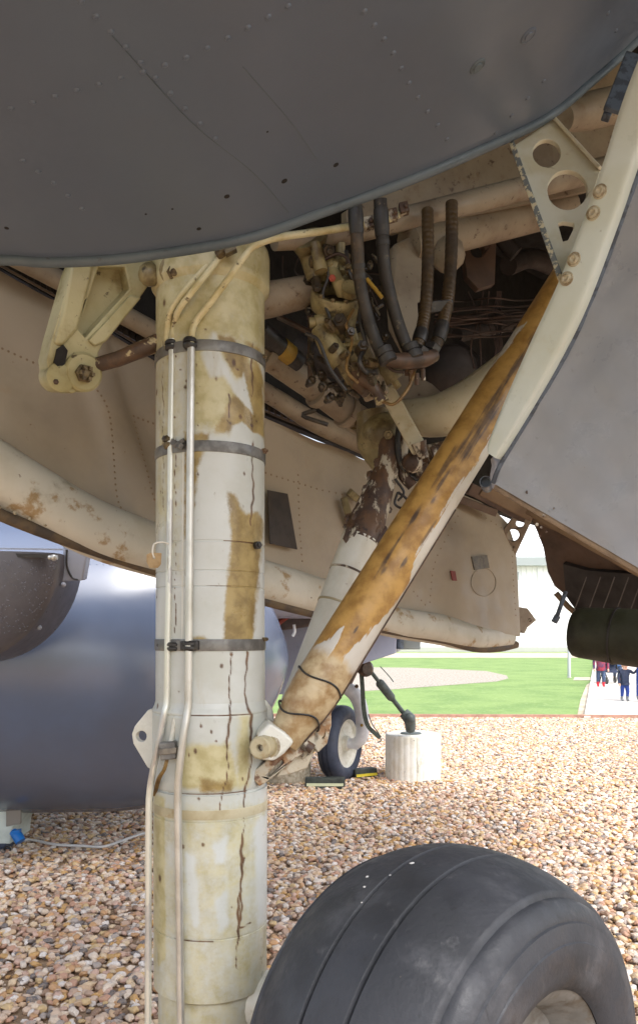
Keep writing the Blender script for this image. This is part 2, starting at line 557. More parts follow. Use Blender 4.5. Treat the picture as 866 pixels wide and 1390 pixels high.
sheet('lawn', gp([(-300, 974), (380, 974), (800, 978.5), (812, 884), (-300, 884)]), -0.012, M['lawn'])
sheet('gravel_strip', gp([(-300, 902), (420, 905), (560, 906.5), (660, 911), (688, 917), (690, 921), (675, 925), (610, 930), (530, 936), (420, 942), (-300, 948)]), -0.006, M['shingle'])
sheet('dirt_strip', gp([(-300, 886.5), (808, 886.5), (806, 893), (-300, 893)]), -0.004, M['dirt'])
sheet('side_path', gp([(780, 919.5), (805, 919.5), (804.5, 923.5), (778, 923.5)]), -0.002, M['dirt'])
sheet('dirt_verge', gp([(797, 975.5), (783, 974.5), (788, 950), (796, 930), (804, 925), (806, 900), (808, 900)]), -0.003, M['dirt'])
sheet('path', gp([(797, 978.5), (1300, 986), (1100, 884), (809, 884)]), 0.0, M['path'])
mb = MB()
a, b = G(797, 978), G(809.5, 884)
mb.box((a + b) / 2 + V((0, 0, 0)), (b - a) / 2, V((.05, 0, 0)), V((0, 0, .05)))
obj('kerb', mb, M['kerb'], smooth=0, kind='structure')
mb = MB()
for (p, q) in (((-12, EDGE_Y + .45), (0.2, EDGE_Y)), ((0.2, EDGE_Y), (14, EDGE_Y - .5))):
    p, q = V((p[0], p[1], 0.03)), V((q[0], q[1], 0.03))
    mb.box((p + q) / 2, (q - p) / 2, V((0, .03, 0)), V((0, 0, .04)))
obj('edging', mb, M['edging'], smooth=0, kind='structure')


# gravel: one object, geometry nodes
def gravel():
    mb = MB()
    rows = []
    for y in np.linspace(2.0, EDGE_Y - .05, 12):
        rows.append([V((x, y - max(0, x) * .035 * (y / EDGE_Y), .004)) for x in np.linspace(-.5 * y - 1.3, .5 * y + 1.3, 8)])
    mb.grid(rows)
    m, n, b = nodemat('pebble')
    oi = n.nodes.new('ShaderNodeObjectInfo')
    cr = n.nodes.new('ShaderNodeValToRGB')
    cr.color_ramp.interpolation = 'CONSTANT'
    pal = [(206, 175, 143), (219, 200, 180), (194, 149, 106), (225, 217, 211), (187, 157, 137), (217, 192, 159), (171, 160, 154), (202, 168, 152), (143, 114, 95), (206, 177, 130), (110, 105, 106), (227, 210, 192), (191, 147, 124), (210, 185, 164), (196, 153, 93), (221, 208, 195)]
    el = cr.color_ramp.elements
    while len(el) < len(pal):
        el.new(.5)
    for i, c in enumerate(pal):
        el[i].position = i / len(pal)
        el[i].color = rgba(lin(*c))
    n.links.new(oi.outputs['Random'], cr.inputs[0])
    tc = n.nodes.new('ShaderNodeTexCoord').outputs['Object']
    f = _range(n, _noise(n, tc, 3, 5), .4, .7, 0, .5)
    c = _mix(n, f, cr.outputs[0], lin(190, 164, 134))
    n.links.new(c, b.inputs['Base Color'])
    b.inputs['Roughness'].default_value = .6
    o = obj('gravel', mb, m, smooth=0, kind='stuff')
    t = bpy.data.node_groups.new('pebbles', 'GeometryNodeTree')
    t.interface.new_socket('Geometry', in_out='INPUT', socket_type='NodeSocketGeometry')
    t.interface.new_socket('Geometry', in_out='OUTPUT', socket_type='NodeSocketGeometry')
    N = t.nodes.new
    L = t.links.new
    gi, go = N('NodeGroupInput'), N('NodeGroupOutput')
    dp = N('GeometryNodeDistributePointsOnFaces')
    dp.inputs['Density'].default_value = 1750
    L(gi.outputs[0], dp.inputs['Mesh'])
    join = N('GeometryNodeJoinGeometry')
    rr = random.Random(3)
    for k in range(7):
        ic = N('GeometryNodeMeshIcoSphere')
        ic.inputs['Subdivisions'].default_value = 3
        ic.inputs['Radius'].default_value = 1
        nz = N('ShaderNodeTexNoise')
        nz.noise_dimensions = '4D'
        nz.inputs['W'].default_value = k * 3.7
        nz.inputs['Scale'].default_value = .8
        nz.inputs['Detail'].default_value = 1.0
        sub = N('ShaderNodeVectorMath')
        sub.operation = 'SUBTRACT'
        sub.inputs[1].default_value = (.5, .5, .5)
        L(nz.outputs['Color'], sub.inputs[0])
        mul = N('ShaderNodeVectorMath')
        mul.operation = 'SCALE'
        mul.inputs['Scale'].default_value = 1.5
        L(sub.outputs[0], mul.inputs[0])
        sp = N('GeometryNodeSetPosition')
        L(ic.outputs['Mesh'], sp.inputs['Geometry'])
        L(mul.outputs[0], sp.inputs['Offset'])
        tr = N('GeometryNodeTransform')
        tr.inputs['Scale'].default_value = (rr.uniform(.95, 1.35), rr.uniform(.75, 1.0), rr.uniform(.5, .75))
        L(sp.outputs[0], tr.inputs['Geometry'])
        ss = N('GeometryNodeSetShadeSmooth')
        L(tr.outputs[0], ss.inputs['Geometry'])
        sm = N('GeometryNodeSetMaterial')
        sm.inputs['Material'].default_value = m
        L(ss.outputs[0], sm.inputs['Geometry'])
        gti = N('GeometryNodeGeometryToInstance')
        L(sm.outputs[0], gti.inputs[0])
        L(gti.outputs[0], join.inputs[0])
    ip = N('GeometryNodeInstanceOnPoints')
    ip.inputs['Pick Instance'].default_value = True
    L(dp.outputs['Points'], ip.inputs['Points'])
    L(join.outputs[0], ip.inputs['Instance'])
    rv = N('FunctionNodeRandomValue')
    rv.data_type = 'FLOAT_VECTOR'
    rv.inputs[0].default_value = (-.35, -.35, 0)
    rv.inputs[1].default_value = (.35, .35, 6.28)
    L(rv.outputs[0], ip.inputs['Rotation'])
    rs = N('FunctionNodeRandomValue')
    rs.data_type = 'FLOAT'
    rs.inputs[2].default_value = .0075
    rs.inputs[3].default_value = .0205
    L(rs.outputs[1], ip.inputs['Scale'])
    rh = N('FunctionNodeRandomValue')
    rh.data_type = 'FLOAT'
    rh.inputs[2].default_value = 0.0
    rh.inputs[3].default_value = .016
    cx = N('ShaderNodeCombineXYZ')
    L(rh.outputs[1], cx.inputs['Z'])
    sp2 = N('GeometryNodeSetPosition')
    L(dp.outputs['Points'], sp2.inputs['Geometry'])
    L(cx.outputs[0], sp2.inputs['Offset'])
    L(sp2.outputs[0], ip.inputs['Points'])
    j2 = N('GeometryNodeJoinGeometry')
    L(ip.outputs[0], j2.inputs[0])
    L(j2.outputs[0], go.inputs[0])
    md = o.modifiers.new('pebbles', 'NODES')
    md.node_group = t
    return o


gravel()

# hangar
hg = thing('hangar', 'long bright white hangar with a grey gutter across the background lawn', 'hangar', (0, 74, 0))
mb = MB()
mb.box((10, 86, 4.0), (50, 0, 0), (0, 12, 0), (0, 0, 4.0))
obj('wall', mb, M['hangar'], hg, smooth=0)
mb = MB()
for x in np.arange(-39.5, 60, .5):
    mb.box((x, 73.97, 4.2), (.03, 0, 0), (0, .03, 0), (0, 0, 3.75))
obj('cladding_rib', mb, M['hangar'], hg, smooth=0, kind='stuff')
mb = MB()
mb.plate([(-41, 73.4, 8.6), (-41, 86, 14.5), (-41, 98.6, 8.6)], (102, 0, 0))
obj('roof', mb, M['roof'], hg, smooth=0)
mb = MB()
mb.box((10, 73.4, 8.2), (51, 0, 0), (0, .35, 0), (0, 0, .38))
obj('gutter', mb, M['gutter'], hg, smooth=0)
mb = MB()
mb.box((10, 73.9, .22), (50.1, 0, 0), (0, .14, 0), (0, 0, .22))
obj('plinth', mb, M['plinth'], hg, smooth=0)
for x in np.arange(-34, 58, 6.0):
    mb = MB()
    mb.box((x, 73.9, 4.3), (.06, 0, 0), (0, .06, 0), (0, 0, 3.5))
    obj('downpipe', mb, M['roof'], hg, smooth=0)
mb = MB()
mb.box((17.9, 73.8, 6.9), (.25, 0, 0), (0, .25, 0), (0, 0, .35))
obj('wall_lamp', mb, M['gutter'], hg, smooth=0)

# ------------------------------------------------------------------ the aircraft
AC = thing('jet_aircraft', 'grey jet aircraft seen from underneath, its peeling white landing gear leg filling the foreground', 'aircraft', (-.267, 2.0, 0))

# ---- belly panel over the camera
RIMPX = [(-420, 346, 1.66), (-200, 352, 1.68), (0, 350, 1.7), (60, 353, 1.71), (130, 351, 1.72), (200, 344, 1.73), (330, 322, 1.75), (433, 287, 1.77), (560, 240, 1.80), (660, 197, 1.84), (740, 158, 1.88), (800, 110, 1.92), (866, 50, 1.97), (960, -50, 2.04), (1100, -260, 2.12)]
rim = [V(p) for p in spline([P(*p) for p in RIMPX], 8)]
mb = MB()
BD = V((0.03, -1, 0.0))
rows = []
for s_ in np.linspace(0, 1.7, 40):
    rows.append([p + BD * s_ + V((0, 0, .06 * math.sin(min(s_, 1) * 1.4) + .10 * max(0, s_ - .6) ** 2)) for p in rim])
mb.grid(rows, thick=(0, 0, .012))
belly = obj('belly_panel', mb, M['belly'], AC, smooth=60)


def belly_pt(px, py):
    """where the ray through a pixel meets the belly panel, and its normal"""
    best = None
    o = V((0, 0, EYE))
    d = (P(px, py, 1) - o)
    A = np.array([[list(p) for p in r] for r in rows])
    W = A - np.array(o)
    u = W[..., 0] / W[..., 1] * F + HX
    v_ = HY - W[..., 2] / W[..., 1] * F
    q = (u - px) ** 2 + (v_ - py) ** 2
    q[W[..., 1] < .3] = 1e9
    i, j = np.unravel_index(np.argmin(q), q.shape)
    i, j = min(max(i, 1), len(rows) - 2), min(max(j, 1), len(rim) - 2)
    n_ = (rows[i][j + 1] - rows[i][j - 1]).cross(rows[i + 1][j] - rows[i - 1][j]).normalized()
    p0 = rows[i][j]
    if n_.dot(o - p0) < 0:
        n_ = -n_
    t = n_.dot(p0 - o) / n_.dot(d)
    return o + d * t, n_


def rivet_line(pts, step, r, mb, fn, h=.4):
    pts = spline(pts, 10)
    seg = np.r_[0, np.cumsum(np.linalg.norm(np.diff(pts, axis=0), axis=1))]
    for t in np.arange(step * .5, seg[-1], step):
        x, y = np.interp(t, seg, pts[:, 0]), np.interp(t, seg, pts[:, 1])
        p, n_ = fn(x, y)
        a, u, w_ = basis(n_)
        mb.ball(p, r, (u, w_, a * h), 8, 4)


mb = MB()
for l, st in (([(100, -10), (255, 150), (300, 195)], 29), ([(405, 0), (300, 55), (215, 90), (0, 150), (-20, 155)], 31), ([(488, 5), (530, 65), (560, 120), (612, 195)], 23), ([(820, 5), (845, 60)], 26), ([(20, 210), (70, 245), (120, 290)], 26), ([(640, 215), (755, 90)], 32)):
    rivet_line(l, st, .0055, mb, belly_pt, .6)
obj('rivet', mb, M['belly'], belly, kind='stuff')
mb = MB()
for l in ([(150, 45), (260, 165), (345, 235), (392, 288)], [(330, 90), (395, 165), (430, 215)]):
    q = [belly_pt(*p) for p in l]
    mb.tube([p + n_ * .0003 for p, n_ in q], .0008, 6, 6)
obj('panel_seam', mb, M['rim'], belly)
mb = MB()
for x, y, r in ((308, 266, 5), (386, 245, 5.5), (270, 310, 4), (456, 223, 5), (9, 309, 4), (198, 290, 2), (234, 283, 2), (363, 178, 2)):
    p, n_ = belly_pt(x, y)
    d = p.y
    mb.lathe(p - n_ * .004, n_, [(0, pr(r, d) * .8), (.0045, pr(r, d) * .8)], 12)
obj('drain_hole', mb, M['dark'], belly, kind='stuff')
for x, y, r in ((648, 89, 12), (717, 47, 12)):
    p, n_ = belly_pt(x, y)
    d = p.y
    rr = pr(r, d)
    mb = MB()
    mb.lathe(p - n_ * .004, n_, [(0, rr), (.005, rr), (.0065, rr * .85), (.0055, rr * .8), (.0055, rr * .55), (.008, rr * .5), (.008, 0.001)], 24)
    obj('access_cap', mb, M['rim'] if y > 60 else M['belly'], belly)
mb = MB()
rr_ = []
for i, p in enumerate(rim):
    rr_.append(p + V((0, -.002, -.004)))
mb.tube(rr_, .0115, 12)
obj('edge_strip', mb, M['rim'], belly)
mb = MB()
mb.tube([p + V((0, -.013, .004)) for p in rim], .0022, 6)
obj('edge_gap', mb, M['dark'], belly)

# ---- body above the bay: roof, far wall with the sill, end wall
H0, H1 = P(0, 361, 2.42), P(690, 697, 4.2)
hd = (H1 - H0)


def hinge(t):
    return H0 + hd * t


A_, B_ = hinge(-.9), hinge(1.75)
up = lambda p, z: V((p.x, p.y, z))
mb = MB()
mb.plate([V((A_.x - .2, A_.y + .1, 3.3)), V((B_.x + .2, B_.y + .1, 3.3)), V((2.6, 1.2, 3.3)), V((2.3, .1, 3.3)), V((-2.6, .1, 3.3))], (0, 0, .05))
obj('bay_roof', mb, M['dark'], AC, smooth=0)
mb = MB()
mb.plate([up(B_, 1.9), V((1.9, 2.3, 2.3)), V((1.9, 2.3, 3.3)), up(B_, 3.3)], V((.03, .02, 0)))
obj('bay_end_wall', mb, M['bay'], AC, smooth=0)

mb = MB()
mb.plate([(-9, 3.6, 5.3), (1.2, 5.6, 5.3), (1.2, 9.5, 5.4), (-9, 9.0, 5.3)], (0, 0, .35))
obj('unseen_wing', mb, M['belly'], AC, bevel=.1)  # wing slab out of view, added to shade the pod and darken its reflection
# sill strips running along the hinge line, above the door
def along(y_off, d_off, pts):
    """points given as (px, py) shifted, depth from the hinge line at that px"""
    out = []
    for x, y in pts:
        # depth of the hinge line where it crosses this px
        r = (x - HX) / F
        t = (r * H0.y - H0.x) / (hd.x - r * hd.y)
        d = (H0 + hd * t).y
        out.append(P(x, y + y_off, d + d_off))
    return out


HL = [(-120, 294), (0, 362), (85, 410), (212, 484), (355, 560), (490, 615), (560, 645), (640, 678), (700, 702)]
bay = MB()
wl = along(1.5, 0, HL)
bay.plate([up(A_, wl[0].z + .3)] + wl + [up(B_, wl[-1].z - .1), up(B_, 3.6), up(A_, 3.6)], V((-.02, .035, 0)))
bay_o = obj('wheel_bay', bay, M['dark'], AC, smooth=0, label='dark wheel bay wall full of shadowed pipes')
mb = MB()
mb.tube(along(-9, -.03, HL), .017, 8, 4)
obj('seal_strip', mb, M['seal'], bay_o)
mb = MB()
for i in range(60):
    t = .05 + i * .0135
    p = along(-10, -.055, [(0 + i * 8.6, np.interp(i * 8.6, [q_[0] for q_ in HL], [q_[1] for q_ in HL]))])[0]
    mb.box(p, hd.normalized() * .009, V((0, .006, 0)), V((0, 0, .012)))
obj('hinge_knuckle', mb, M['black'], bay_o, kind='stuff', smooth=0)
# beam above the hinge
mb = MB()
BL = [(-60, 302), (0, 337), (90, 385), (210, 450), (360, 532), (430, 575), (500, 606)]
mb.tube(along(0, -.12, BL), [.032, .03, .034, .042], 14, 4)
obj('hinge_beam', mb, M['bay'], AC, label='beige beam along the hinge of the inner door')
mb = MB()
mb.tube([P(330, 462, 2.32), P(420, 521, 2.50), P(488, 571, 2.64)], [.036, .042, .046], 20)
tb = obj('torque_tube', mb, M['bay'], AC)
for t in (.18, .62, .88):
    mb = MB()
    a = P(330, 462, 2.32)
    b = P(488, 571, 2.64)
    p = a.lerp(b, t)
    ax = (b - a).normalized()
    mb.lathe(p, ax, [(-.012, .03), (-.012, .043 + t * .008), (.0, .046 + t * .008), (.012, .043 + t * .008), (.012, .03)], 24)
    obj('tube_ring', mb, M['bay'], tb)
mb = MB()
mb.ball(P(492, 574, 2.6), .03)
mb.lathe(P(485, 568, 2.6), P(500, 582, 2.66) - P(485, 568, 2.6), [(0, .038), (.03, .038), (.045, .028), (.06, .02)], 14)
obj('tube_end', mb, M['bolt'], tb)
# side arm of the strut, behind it
mb = MB()
mb.tube([P(330, 413, 2.05), P(372, 405, 2.08), P(440, 390, 2.12)], [.046, .044, .038], 20)
obj('cross_tube', mb, M['bay'], AC, label='short beige tube running right from the strut head')
mb = MB()
mb.tube([P(380, 400, 2.08), P(387, 399, 2.08)], .048, 20)
mb.tube([P(366, 407, 2.06), P(372, 406, 2.06)], .05, 20)
# dark cylinder with yellow band
mb2 = MB()
a, b = P(352, 448, 2.3), P(404, 492, 2.42)
mb2.tube([a, b], .031, 16)
cy = obj('dark_cylinder', mb2, M['black'], AC)
mb2 = MB()
mb2.tube([a.lerp(b, .52), a.lerp(b, .78)], .0325, 16)
obj('yellow_band', mb2, M['yellow'], cy)

# ---- main beams across the bay
mb = MB()
mb.tube([P(372, 327, 1.98), P(440, 322, 2.05), P(560, 293, 2.2), P(700, 258, 2.42), P(830, 226, 2.65)], [.022, .022, .03, .034, .037], 16, 5)
bm1 = obj('cross_beam', mb, M['bay'], AC, label='long beige rounded beam across the top of the bay')
mb = MB()
mb.tube([P(345, 332, 1.83), P(375, 322, 1.85), P(440, 313, 1.92), P(505, 302, 1.99), P(530, 296, 2.02), P(548, 287, 2.06)], .0085, 10, 5)
obj('conduit', mb, M['pipe'], bm1)
for x, y, d in ((500, 303, 1.98), (533, 292, 2.02), (548, 283, 2.03)):
    mb = MB()
    mb.box(P(x, y, d), (.011, 0, .003), (0, .012, 0), (-.003, 0, .013))
    mb.lathe(P(x + 3, y - 4, d - .012), (.2, -1, .1), [(-.01, .007), (.004, .007), (.007, .004)], 6)
    obj('clip', mb, M['rusty'], bm1, bevel=.003)
mb = MB()
mb.tube([P(555, 332, 2.5), P(640, 312, 2.62), P(770, 280, 2.84)], [.056, .056, .056], 20)
mb.ball(P(608, 345, 2.52), .055)
obj('lower_beam', mb, M['bay'], AC)
# inner skin seen between belly edge and beam
q = Plane((560, 260, 2.45), (830, 150, 2.75), (700, 270, 2.62))
mb = MB()
mb.plate([q.p(*p) for p in ((470, 330), (470, 285), (560, 235), (700, 165), (812, 100), (860, 70), (900, 150), (890, 232), (800, 258), (640, 292))], q.n * -.03)
obj('inner_skin', mb, M['bay'], AC)
mb = MB()
mb.tube([P(765, 160, 2.3), P(800, 150, 2.35), P(850, 138, 2.4)], [.035, .05, .05], 16, 4)
obj('inner_duct', mb, M['bay'], AC)
# right cave clutter
cl = Plane((600, 330, 3.0), (700, 330, 3.1), (640, 480, 3.0))
mb = MB()
mb.plate([cl.p(*p) for p in ((628, 322), (674, 318), (672, 385), (650, 392), (634, 375))], cl.n * -.03, [[cl.p(*p) for p in circ(649, 339, 10, 18)]])
obj('lightening_plate', mb, M['brown'], bay_o, bevel=.003)
mb = MB()
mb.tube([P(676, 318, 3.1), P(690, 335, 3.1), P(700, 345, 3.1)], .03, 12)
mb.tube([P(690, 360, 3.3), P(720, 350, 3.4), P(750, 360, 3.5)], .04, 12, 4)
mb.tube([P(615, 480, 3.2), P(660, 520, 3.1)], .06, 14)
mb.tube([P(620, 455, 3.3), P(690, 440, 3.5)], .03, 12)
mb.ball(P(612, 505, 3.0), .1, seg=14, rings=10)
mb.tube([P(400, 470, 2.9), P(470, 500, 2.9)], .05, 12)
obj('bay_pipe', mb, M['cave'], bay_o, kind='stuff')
mb = MB()
for i in range(16):
    y0 = 425 + rng.normal(0, 8) + (i % 3) * 10
    pts = [P(x, y0 + rng.normal(0, 4) - (x - 600) * .02, 2.9 + rng.normal(0, .03)) for x in (590, 630, 668, 700, 735)]
    mb.tube(pts, .0035, 5, 5)
for i in range(8):
    x0 = 660 + rng.normal(0, 14)
    mb.tube([P(x0 + rng.normal(0, 5), y, 2.93) for y in (395, 430, 470, 500)], .0032, 5, 5)
for i in range(14):
    x0, y0 = rng.uniform(375, 480), rng.uniform(340, 400)
    mb.tube([P(x0 + rng.normal(0, 8) + j * 14, y0 + rng.normal(0, 10) + j * 14, 2.62) for j in range(4)], .003, 5, 5)
obj('wire_bundle', mb, M['wire'], bay_o, kind='stuff')
mb = MB()
mb.tube([P(421, 410, 2.3), P(421, 515, 2.4)], .0075, 8)
mb.tube([P(378, 430, 2.35), P(430, 455, 2.3)], .008, 8)
obj('bay_rod', mb, M['copper'], bay_o)

# ---- strut: dense lathe with a stain attribute
SX, SD = P(286, 865, 2.0).x, 2.0


def zy(y):
    return EYE - (y - HY) / F * SD


prof_px = [(300, 62), (318, 66), (334, 72), (345, 78.5), (352, 80), (390, 80), (396, 79), (401, 75.5), (404, 73), (741, 73), (741.6, 72), (743.2, 72), (744, 73), (779, 73), (779.6, 72.2), (780.6, 72.2), (781, 73), (799, 73), (799.6, 72), (801, 72), (801.6, 73), (950, 73.4), (956, 75), (962, 78), (964, 78), (964.6, 76.8), (966.2, 76.8), (967, 77.5), (1052, 77.5), (1060, 76), (1063, 75), (1064, 73.8), (1066, 73.8), (1067, 76.5), (1099, 76.5), (1099.5, 75.6), (1101, 75.6), (1101.6, 76.6), (1248, 76.2), (1248.6, 75), (1250.4, 75), (1251, 76), (1330, 76), (1334, 70), (1420, 70), (1424, 58), (1500, 56), (1560, 50)]
ys, rs = [], []
py_, pr_ = np.array([p[0] for p in prof_px]), np.array([p[1] for p in prof_px])
yy = np.unique(np.concatenate([py_, np.arange(300, 1340, 2.6)]))
rr = np.interp(yy, py_, pr_) * SD / F
NT = 220
th = np.linspace(0, 2 * np.pi, NT, endpoint=False)
X = SX + rr[:, None] * np.sin(th)[None, :]
Y = SD - rr[:, None] * np.cos(th)[None, :]
Z = np.repeat(np.array([zy(y) for y in yy])[:, None], NT, 1)
mb = MB()
mb.v = [V(p) for p in np.stack([X, Y, Z], -1).reshape(-1, 3)]
n_ = len(yy)
for i in range(n_ - 1):
    for k in range(NT):
        k2 = (k + 1) % NT
        mb.f.append((i * NT + k, i * NT + k2, (i + 1) * NT + k2, (i + 1) * NT + k))
mb.f.append(tuple(range(NT)))
mb.f.append(tuple((n_ - 1) * NT + k for k in range(NT)))
strut = obj('landing_gear_leg', mb, M['strut'], AC, smooth=50, label='tall white landing gear leg with peeling paint and rust runs')


def polymask(px, py, poly, w_):
    """soft inside mask of a polygon in surface coordinates"""
    poly = np.array(poly, float)
    inside = np.zeros(px.shape, bool)
    dist = np.full(px.shape, 1e9)
    for i in range(len(poly)):
        x1, y1 = poly[i]
        x2, y2 = poly[(i + 1) % len(poly)]
        c = ((y1 > py) != (y2 > py)) & (px < (x2 - x1) * (py - y1) / (y2 - y1 + 1e-9) + x1)
        inside ^= c
        L2 = (x2 - x1) ** 2 + (y2 - y1) ** 2 + 1e-9
        t = np.clip(((px - x1) * (x2 - x1) + (py - y1) * (y2 - y1)) / L2, 0, 1)
        dist = np.minimum(dist, np.hypot(px - x1 - t * (x2 - x1), py - y1 - t * (y2 - y1)))
    return np.clip(.5 + np.where(inside, dist, -dist) / w_, 0, 1)


def linemask(px, py, pts, wd):
    d = np.full(px.shape, 1e9)
    px = px + 1.1 * np.sin(py * .09 + pts[0][0]) + .6 * np.sin(py * .31)
    wd = wd * (.62 + .38 * np.sin(py * .051 + pts[0][0] * 3) * np.sin(py * .023 + 1))
    for (x1, y1), (x2, y2) in zip(pts[:-1], pts[1:]):
        L2 = (x2 - x1) ** 2 + (y2 - y1) ** 2 + 1e-9
        t = np.clip(((px - x1) * (x2 - x1) + (py - y1) * (y2 - y1)) / L2, 0, 1)
        d = np.minimum(d, np.hypot(px - x1 - t * (x2 - x1), py - y1 - t * (y2 - y1)))
    return np.clip(1.0 - d / wd * .75, 0, 1)


def set_mask(o, m):
    at = o.data.attributes.new('mask', 'FLOAT_COLOR', 'POINT')
    a = np.ones((m.shape[0], 4), np.float32)
    a[:, :3] = m
    at.data.foreach_set('color', a.ravel())


# surface coordinates: pixels as laid out round the leg (front half)
pxs = 286 + (rr[:, None] * np.sin(th)[None, :]) * F / SD
pys = np.repeat(yy[:, None], NT, 1)
back = (np.cos(th) < 0)[None, :] & np.ones((n_, 1), bool)
cr_ = np.clip((545 - pys) / 80, 0, 1) * .8
cr_ = np.maximum(cr_, polymask(pxs, pys, [(260, 480), (300, 478), (322, 482), (340, 500), (352, 500), (362, 520), (362, 604), (262, 604)], 30) * .8)
cr_ = np.maximum(cr_, np.clip((pys - 1060) / 30, 0, 1) * .52)
cr_ = np.maximum(cr_, polymask(pxs, pys, [(205, 420), (262, 420), (262, 800), (205, 700)], 40) * .55)
cr_ = np.maximum(cr_, polymask(pxs, pys, [(252, 1000), (320, 1000), (335, 1060), (250, 1058)], 14) * .85)
cr_ = np.maximum(cr_, polymask(pxs, pys, [(214, 1072), (236, 1072), (238, 1280), (222, 1300), (214, 1250)], 10) * .9)
cr_ = np.maximum(cr_, polymask(pxs, pys, [(330, 965), (345, 965), (345, 1060), (325, 1060)], 14) * .8)
OW = 1.9
oc = polymask(pxs, pys, [(303, 482), (322, 480), (338, 498), (345, 520), (350, 500), (360, 520), (362, 604), (300, 604), (322, 560), (332, 540), (318, 520)], 8 * OW)
oc = np.maximum(oc, polymask(pxs, pys, [(262, 604), (294, 606), (280, 650), (274, 700), (268, 740), (262, 740)], 8 * OW))
oc = np.maximum(oc, polymask(pxs, pys, [(317, 680), (326, 682), (338, 705), (352, 700), (358, 712), (353, 780), (346, 872), (311, 872), (316, 800), (320, 740)], 8 * OW))
oc = np.maximum(oc, polymask(pxs, pys, [(262, 866), (285, 862), (300, 874), (262, 876)], 6 * OW) * .8)
oc = np.maximum(oc, polymask(pxs, pys, [(280, 1042), (325, 1046), (322, 1064), (282, 1064)], 8 * OW) * .8)
oc = np.maximum(oc, polymask(pxs, pys, [(262, 640), (276, 640), (272, 860), (262, 860)], 12 * OW) * .55)
oc = np.maximum(oc, polymask(pxs, pys, [(330, 480), (362, 478), (362, 492), (345, 494)], 6 * OW) * .6)
whp = np.maximum(polymask(pxs, pys, [(285, 505), (300, 480), (312, 510), (328, 540), (336, 522), (347, 574), (328, 556), (312, 532), (295, 534)], 5 * OW), polymask(pxs, pys, [(322, 594), (334, 586), (346, 598), (356, 598), (356, 608), (322, 606)], 5 * OW))
whp = np.maximum(whp, polymask(pxs, pys, [(352, 1110), (372, 1100), (372, 1260), (356, 1240)], 6 * OW))
whp = np.maximum(whp, polymask(pxs, pys, [(265, 1140), (274, 1145), (280, 1225), (276, 1230), (268, 1180)], 5 * OW))
whp = np.maximum(whp, polymask(pxs, pys, [(300, 1130), (316, 1120), (312, 1150), (304, 1150)], 5 * OW))
whp = np.maximum(whp, polymask(pxs, pys, [(304, 1200), (314, 1190), (316, 1230), (308, 1238)], 5 * OW))
oc *= 1 - whp
cr_ *= 1 - whp
dk = np.zeros_like(pxs)
for pts, wd in (([(346, 480), (345, 560), (347, 640), (345, 720)], 2.0), ([(320, 884), (319, 960), (316, 1040), (310, 1070), (306, 1096)], 2.2), ([(339, 884), (338, 950), (344, 966), (347, 1010), (338, 1066), (336, 1100), (334, 1150), (329, 1240), (328, 1290)], 2.8), ([(270, 545), (270, 575)], 2), ([(318, 555), (317, 590)], 1.8), ([(272, 600), (268, 660)], 1.2), ([(230, 480), (231, 700)], 1.2), ([(250, 610), (249, 860)], 1.0), ([(248, 1250), (300, 1251)], 1.2), ([(335, 1150), (332, 1230)], 2.2), ([(312, 742), (356, 742)], 1.6), ([(290, 800), (320, 800)], 1.5), ([(262, 964), (345, 965)], 1.4), ([(240, 1065), (340, 1064)], 1.4), ([(330, 1240), (345, 1236)], 2)):
    dk = np.maximum(dk, linemask(pxs, pys, pts, wd))
for i in range(60):
    x, y, r_ = rng.uniform(216, 356), rng.choice([rng.uniform(490, 600), rng.uniform(400, 1280)]), rng.uniform(.6, 2.0)
    dk = np.maximum(dk, np.clip(1.15 - np.hypot((pxs - x), (pys - y) * rng.uniform(.4, 1)) / r_ * .55, 0, 1))
# worn collar
oc = np.maximum(oc, np.clip((400 - pys) / 50, 0, 1) * .36)
dk *= 1 - whp
set_mask(strut, np.stack([cr_, oc, dk], -1).reshape(-1, 3))


def sdep(px, gap=0.0):
    x = (px - 286) / F * SD
    r_ = 73 * SD / F
    return SD - math.sqrt(max(r_ * r_ - x * x, 0)) - gap


def SP(px, y, gap=0.0):
    """point on the leg's front at this pixel offset; depth slightly corrects the pixel"""
    d = sdep(px, gap)
    return P(px, y, d)


# clamp bands (circles round the leg)
def band(y, r_px, h_px, mat, name='clamp_band'):
    mb = MB()
    r_ = r_px * SD / F
    h = h_px * SD / F / 2
    z = zy(y)
    mb.lathe((SX, SD, z), (0, 0, 1), [(-h, r_ - .008), (-h, r_), (-h * .8, r_ + .0006), (h * .8, r_ + .0006), (h, r_), (h, r_ - .008)], 96)
    return obj(name, mb, mat, strut)


def bandy(y_front):
    # image y of the band's front -> the height of its circle (front is nearer than the axis)
    d = SD - 73 * SD / F
    z = EYE - (y_front - HY) / F * d
    return HY - (z - EYE) * F / SD


band(bandy(468), 74.2, 14, M['band'])
band(bandy(605), 74.2, 14, M['band'])
band(bandy(876), 74.4, 15, M['band'])
band(bandy(1107), 76.9, 12, M['cream'], 'paint_band')


